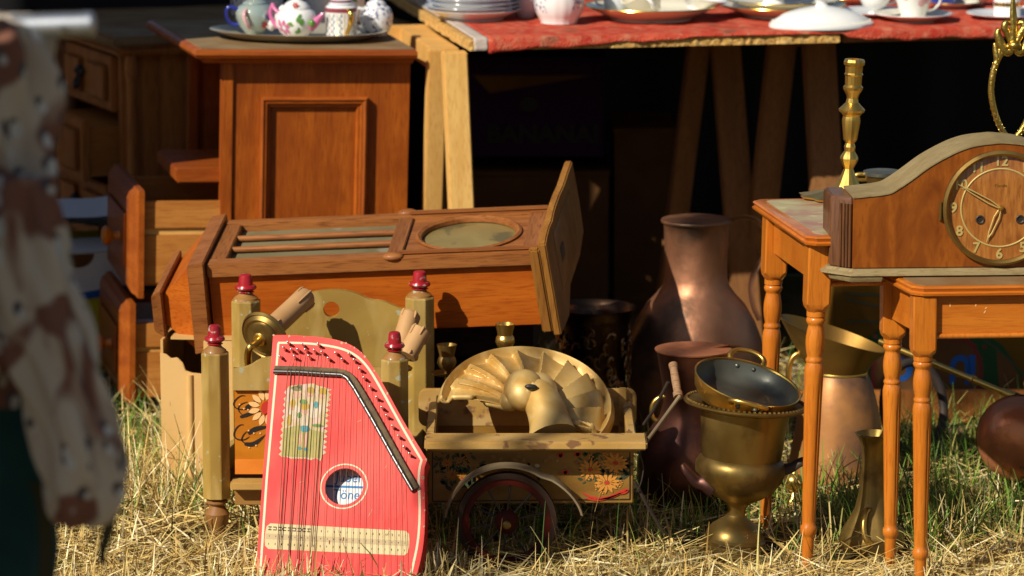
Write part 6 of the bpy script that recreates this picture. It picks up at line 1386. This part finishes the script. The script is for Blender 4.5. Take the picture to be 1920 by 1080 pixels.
def hung(T, name, secs, m, dep=.05, fold=.006, n=40, y0=0.):
    """closed hanging cloth: sections (v, left, right) turned into rounded tubes with folds"""
    rings = []; q = []
    for a, b in zip(secs, secs[1:]):
        for t in np.linspace(0, 1, 5)[:-1]: q.append(tuple(a[i] + (b[i] - a[i]) * t for i in range(3)))
    q.append(secs[-1])
    for v, l, r in q:
        cu = (l + r) / 2; hw = (r - l) / 2 * kg; c = gp(cu, v, y0); ring = []
        for i in range(n):
            a = 2 * math.pi * i / n; f = 1 + fold / max(hw, .02) * math.sin(a * 5 + v * .012) + fold * .6 / max(hw, .02) * math.sin(a * 9 - v * .02)
            sq_ = lambda t: math.copysign(abs(t) ** .75, t)
            ring.append(Vector((c.x + hw * f * sq_(math.cos(a)), c.y + min(dep, hw * .8) * f * sq_(math.sin(a)), c.z)))
        rings.append(ring)
    return part(name, MB(T).loft(rings), m, T, ang=80)
jt = gp(20, 40)
JK = thing('camouflage_jacket', 'desert camouflage jacket hanging out of focus on the clothes rail', 'jacket', jt)
hung(JK, 'jacket_body', [(28, -110, 30), (40, -150, 62), (80, -160, 84), (150, -170, 97), (300, -180, 100), (420, -175, 101), (520, -150, 112), (600, -120, 70), (680, -110, 40), (760, -110, 10)], m_camo, .055, .012)
hung(JK, 'sleeve', [(330, -10, 96), (420, -20, 104), (500, -18, 120), (560, -6, 138), (640, 14, 163), (700, 36, 180), (760, 58, 200), (830, 76, 222), (880, 86, 233), (920, 94, 230), (950, 102, 219), (972, 110, 206), (984, 120, 190)], m_camo, .045, .009, y0=-.05)
part('cuff_strap', MB(JK).tube([gp(195, 930, -.06), gp(212, 950, -.055), gp(204, 990, -.05), gp(190, 1040, -.05), gp(196, 1062, -.05)], [.004, .009, .011, .008, .004], 8, sq=.3, smooth=1), m_strap, JK)
TR = thing('teal_trousers', 'dark teal trousers hanging beneath the camouflage jacket', 'trousers', gp(20, 600))
hung(TR, 'trouser_leg', [(560, -140, 20), (660, -150, 40), (760, -150, 66), (850, -150, 84), (930, -150, 92), (1010, -150, 97), (1120, -150, 100), (1300, -150, 102)], m_teal, .05, .007, y0=.05)
part('strap', MB(TR).loft([[gp(u + d, v, -.02 + y) for d, y in ((-13, 0), (13, 0), (13, .004), (-13, .004))] for u, v in ((74, 915), (84, 960), (88, 1020), (86, 1090))]), m_strap, TR)
part('hanging_loop', MB(TR).loft([[gp(u + d, v, -.021 + y) for d, y in ((-18, 0), (18, 0), (18, .004), (-18, .004))] for u, v in ((66, 905), (75, 912), (90, 940))]), m_strap, TR)
# unseen rack of long coats, added nearer the camera to keep sun off the jacket
K0 = thing('shade_coat_rack', 'unseen rack of long coats added to shade the camouflage jacket', 'coat rack', (-1.05, -3.02, 0), (0, 0, R(4)))
part('rail', MB().tube([(-.62, 0, 1.50), (.40, 0, 1.50)], .014, 14), m_pipe, K0)
for x in (-.60, .385):
    part('post', MB().tube([(x, 0, 1.486), (x, 0, .012)], .013, 14), m_pipe, K0); part('foot', MB().tube([(x, -.25, .012), (x, .25, .012)], .012, 12), m_pipe, K0)
m_coat = mat('coat_wool', (.05, .045, .05), .95, var=(.03, .03, .035), scale=8, bump=.3, bscale=200)
ct0 = thing('coat', 'unseen long dark coat at the near end of the added rack', 'coat', K0['M'] @ Vector((.27, 0, 0)), group='unseen coats added for shade')
mb = MB(); mb.loft([[(w * math.copysign(abs(math.cos(q)) ** .7, math.cos(q)) * (1 + .06 * math.sin(5 * q)), d * math.sin(q) * (1 + .15 * math.sin(7 * q)), z) for q in [2 * math.pi * i / 36 for i in range(36)]] for z, w, d in ((.42, .13, .07), (.8, .125, .065), (1.1, .12, .06), (1.3, .125, .06), (1.38, .11, .05), (1.44, .04, .03))]); part('coat_body', mb, m_coat, ct0)
part('hanger', MB().tube([(0, 0, 1.435), (0, 0, 1.48), (0, .012, 1.515)], .004, 8), m_iron, ct0)
for i, x in enumerate((.02, -.24, -.48)):
    o = copy_tree(ct0['o']); o['label'] = ['second unseen long dark coat on the added rack', 'third unseen long dark coat on the added rack', 'last unseen long dark coat at the far end of the added rack'][i]; o.location = K0['M'] @ Vector((x, 0, 0)); o.rotation_euler = (0, 0, R(8 - 7 * i))

# unseen tree added off to the side: leaf clusters placed to shade chosen goods
TRE = thing('shade_tree', 'unseen tree added so its leaf clusters shade parts of the pitch', 'tree', (-4.3, -5.3, 0))
m_bark = mat('bark', (.13, .09, .055), .9, var=(.08, .055, .035), scale=14, bump=.8, bscale=40, bdist=.01)
part('trunk', MB(TRE).tube([(-4.3, -5.3, -.05), (-4.28, -5.28, 1.2), (-4.3, -5.2, 2.4), (-4.2, -5.1, 3.4), (-4.1, -5.0, 4.2)], [.13, .11, .09, .06, .025], 12, smooth=2), m_bark, TRE)
m_lime = mat('lime_leaf', (.06, .14, .02), .5, var=(.09, .18, .03), scale=5)
rd = random.Random(21)
for (tx, ty, tz, s, r, nl) in ((.0, -.46, .07, 3.1, .070, 130), (.88, .86, .30, 3.3, .17, 420), (1.02, .86, .12, 3.3, .16, 380), (.72, .86, .16, 3.3, .09, 160), (.80, -.02, .0, 3.3, .10, 170)):
    c = Vector((tx, ty, tz)) - sd * (s / (math.cos(SUN_EL) * .71))
    part('bough', MB(TRE).tube([(-4.2, -5.1, 3.3), (-3.9, -4.8, c.z + .1), c + Vector((-.1, -.1, .05)), c], [.035, .022, .012, .004], 8, smooth=2), m_bark, TRE)
    mb = MB(TRE)
    for i in range(nl):
        d = Vector((rd.gauss(0, 1), rd.gauss(0, 1), rd.gauss(0, 1))).normalized() * (r * rd.random() ** .45); p = c + d; q = Vector((rd.gauss(0, 1), rd.gauss(0, 1), rd.gauss(0, .6))).normalized(); w_ = q.orthogonal().normalized(); l = rd.uniform(.035, .06)
        mb.face([p - q * l * .5, p + w_ * l * .35, p + q * l * .5, p - w_ * l * .35])
    part('crown', mb, m_lime, TRE, smooth=False, kind='stuff')
# ================================================================== STRAW AND GRASS
def vcol_mat(name, rough=.8, trans=0.):
    m = bpy.data.materials.new(name); m.use_nodes = True; nt = m.node_tree; b = nt.nodes['Principled BSDF']
    a = nt.nodes.new('ShaderNodeAttribute'); a.attribute_name = 'tint'; nt.links.new(a.outputs['Color'], b.inputs['Base Color'])
    b.inputs['Roughness'].default_value = rough; b.inputs['Specular IOR Level'].default_value = .25
    return m
m_strawm = vcol_mat('straw_blades'); m_grassm = vcol_mat('grass_blades', .55)
def blades(name, label, cat, xy, length, width, lean, az, cols, m, z0=-.004, curl=.5, segs=4, flat=None):
    """every blade a bent ribbon of its own; arrays of N"""
    n = len(xy); t = np.linspace(0, 1, segs + 1)
    d = np.stack([np.cos(az), np.sin(az)], 1); side = np.stack([-np.sin(az), np.cos(az)], 1)
    tw = rng.uniform(-.8, .8, n)
    V = np.zeros((n, segs + 1, 2, 3))
    pos = np.concatenate([xy, np.full((n, 1), z0) + (flat[:, None] if flat is not None else 0)], 1); ang = lean.copy()
    cur = pos.copy()
    for k in range(segs + 1):
        if k:
            st = length / segs
            cur = cur + np.stack([d[:, 0] * np.sin(ang) * st, d[:, 1] * np.sin(ang) * st, np.cos(ang) * st], 1)
            ang = ang + curl * rng.uniform(.2, 1., n) / segs * (1 if flat is None else rng.choice((-1, 1), n) * .25)
        w = (width * (1 - .75 * t[k] ** 2) / 2)[:, None]
        s3 = np.concatenate([side * np.cos(tw)[:, None], np.sin(tw)[:, None]], 1)
        V[:, k, 0] = cur - s3 * w; V[:, k, 1] = cur + s3 * w
    V[:, :, :, 2] = np.maximum(V[:, :, :, 2], -.012)
    nv = n * (segs + 1) * 2; base = (np.arange(n) * (segs + 1) * 2)[:, None]; k = np.arange(segs)[None, :] * 2
    F = np.stack([base + k, base + k + 1, base + k + 3, base + k + 2], -1).reshape(-1, 4)
    me = bpy.data.meshes.new(name); me.vertices.add(nv); me.vertices.foreach_set('co', V.reshape(-1))
    me.loops.add(F.size); me.loops.foreach_set('vertex_index', F.reshape(-1).astype(np.int32)); me.polygons.add(len(F)); me.polygons.foreach_set('loop_start', (np.arange(len(F)) * 4).astype(np.int32))
    me.update(calc_edges=True)
    at = me.attributes.new('tint', 'FLOAT_COLOR', 'POINT'); cc = np.repeat(np.concatenate([cols, np.ones((n, 1))], 1), (segs + 1) * 2, 0); at.data.foreach_set('color', cc.reshape(-1).astype(np.float32))
    me.polygons.foreach_set('use_smooth', [True] * len(me.polygons)); me.materials.append(m); me.validate()
    o = bpy.data.objects.new(name, me); COL.objects.link(o); o['kind'] = 'stuff'; tag(o, label, cat); return o
def cols(n, cs, w, j=.25):
    cs = np.array(cs); i = rng.choice(len(cs), n, p=np.array(w) / sum(w)); return np.clip(cs[i] * rng.uniform(1 - j, 1 + j, (n, 1)), .005, .95)
STRAW = [(.70, .54, .22), (.60, .42, .14), (.82, .70, .40), (.46, .30, .09), (.30, .19, .055), (.50, .43, .15)]
GREEN = [(.10, .20, .02), (.16, .26, .035), (.06, .12, .018), (.28, .32, .06), (.36, .33, .09)]
def area(n, x0, x1, y0, y1): return np.stack([rng.uniform(x0, x1, n), rng.uniform(y0, y1, n)], 1)
# cleared places: solid things that stand on the grass
keep = [(-.66, -.15, .12, .40), (-.62, -.18, .80, 1.35)]
feet = [(1376, 1034, .085), (1634, 1036, .075), (403, 1012, .05), (1513, 1071, .03), (1664, 1066, .03), (950, 1070, .06)]
feet = [(PG(u, v), r) for u, v, r in feet]
def clear(xy):
    ok = np.ones(len(xy), bool)
    for p, r in feet: ok &= ((xy[:, 0] - p.x) ** 2 + ((xy[:, 1] - p.y + r * .7) / 1.5) ** 2) > r * r
    for a, b, c, d in keep: ok &= ~((xy[:, 0] > a) & (xy[:, 0] < b) & (xy[:, 1] > c) & (xy[:, 1] < d))
    return xy[ok]
# trodden straw lying flat, kept sparse behind the front to darken the shaded ground
xy = clear(np.concatenate([area(15000, -1.15, 1.15, -1.0, -.36), area(3600, -1.15, -.45, -.36, .5), area(3400, -.45, 1.2, -.36, .4), area(2500, -1.2, 1.3, .4, 1.5)])); n = len(xy)
blades('straw', 'dry trodden straw lying flat over the field', 'straw', xy, rng.uniform(.04, .15, n), rng.uniform(.0012, .0058, n) * rng.uniform(.6, 1., n), rng.uniform(1.2, 1.62, n), rng.uniform(0, 6.28, n), cols(n, STRAW, (4, 4, 2, 3, 2, 1)), m_strawm, flat=rng.uniform(0, .024, n), curl=.6)
# standing stubble, thicker along the front and in clumps
def clumps(nc, per, x0, x1, y0, y1, r):
    c = area(nc, x0, x1, y0, y1); p = np.repeat(c, per, 0) + rng.normal(0, r, (nc * per, 2)); return p
xy = clear(np.concatenate([area(700, -1.1, 1.1, -.75, .1), clumps(100, 14, -1.0, 1.0, -.72, -.48, .018), clumps(46, 16, -1.0, 1.0, -.5, -.2, .022), clumps(14, 12, -.9, 1.0, -.2, .2, .022), area(900, -1.1, 1.2, .1, 1.2)])); n = len(xy)
ln_ = np.where(xy[:, 1] < -.36, rng.uniform(.018, .062, n), rng.uniform(.03, .105, n)); ln_ = np.where(xy[:, 1] < -.55, rng.uniform(.025, .085, n), ln_); ln_ = np.where(rng.random(n) < .08, ln_ * 1.7, ln_)
blades('stubble', 'pale straw stubble standing between the goods', 'straw', xy, ln_, rng.uniform(.0014, .0062, n) * rng.uniform(.6, 1., n), np.abs(rng.normal(.30, .24, n)), rng.uniform(0, 6.28, n), cols(n, STRAW, (4, 3, 5, 2, 1, 1)), m_strawm, curl=.35)
# tall dry stalks by the carton and the drawers
xy = np.concatenate([clumps(16, 22, -.80, -.60, -.1, .5, .03), clumps(6, 14, -.72, -.55, .45, .75, .03)]); n = len(xy)
blades('dry_grass', 'tall tangle of dry grass in front of the open drawers', 'grass', xy, rng.uniform(.06, .21, n), rng.uniform(.0016, .0038, n), np.abs(rng.normal(.5, .35, n)), rng.uniform(0, 6.28, n), cols(n, STRAW + GREEN[1:4], (4, 4, 4, 2, 1, 2, .7, .5, .7)), m_strawm, curl=.9)
# green grass; the clumps amid the goods also darken ground that lies in shade
xy = clear(np.concatenate([clumps(60, 44, .62, 1.1, -.42, .62, .05), clumps(44, 34, -.25, .75, -.40, .3, .06), clumps(20, 26, -.9, -.5, -.3, .7, .05), clumps(14, 26, -.3, .1, -.5, 0, .05), area(1500, -1.1, 1.2, .3, 1.3)])); n = len(xy)
blades('grass', 'green grass growing through the straw', 'grass', xy, rng.uniform(.03, .13, n), rng.uniform(.0016, .0042, n), np.abs(rng.normal(.38, .3, n)), rng.uniform(0, 6.28, n), cols(n, GREEN, (4, 4, 3, 2, 2)), m_grassm, curl=1.1)
# straw fallen on the zither's foot and a few long stems
xy = np.array([[P(u, 0, y).x, y] for u, y in ((1108, -.43), (1160, -.5), (1260, -.42), (1740, -.1), (1560, -.5), (300, -.05), (1880, .1), (1800, -.2), (272, .5), (285, .5), (1015, -.55), (1210, -.52), (930, -.56), (1760, -.58), (1840, -.5))]); n = len(xy)
blades('grass_stem', 'long single stems standing above the stubble', 'grass', xy, rng.uniform(.10, .17, n), rng.uniform(.002, .003, n), np.abs(rng.normal(.15, .12, n)), rng.uniform(0, 6.28, n), cols(n, GREEN + STRAW[:3], (2, 2, 1, 2, 2, 2, 2, 2)), m_grassm, curl=.4)
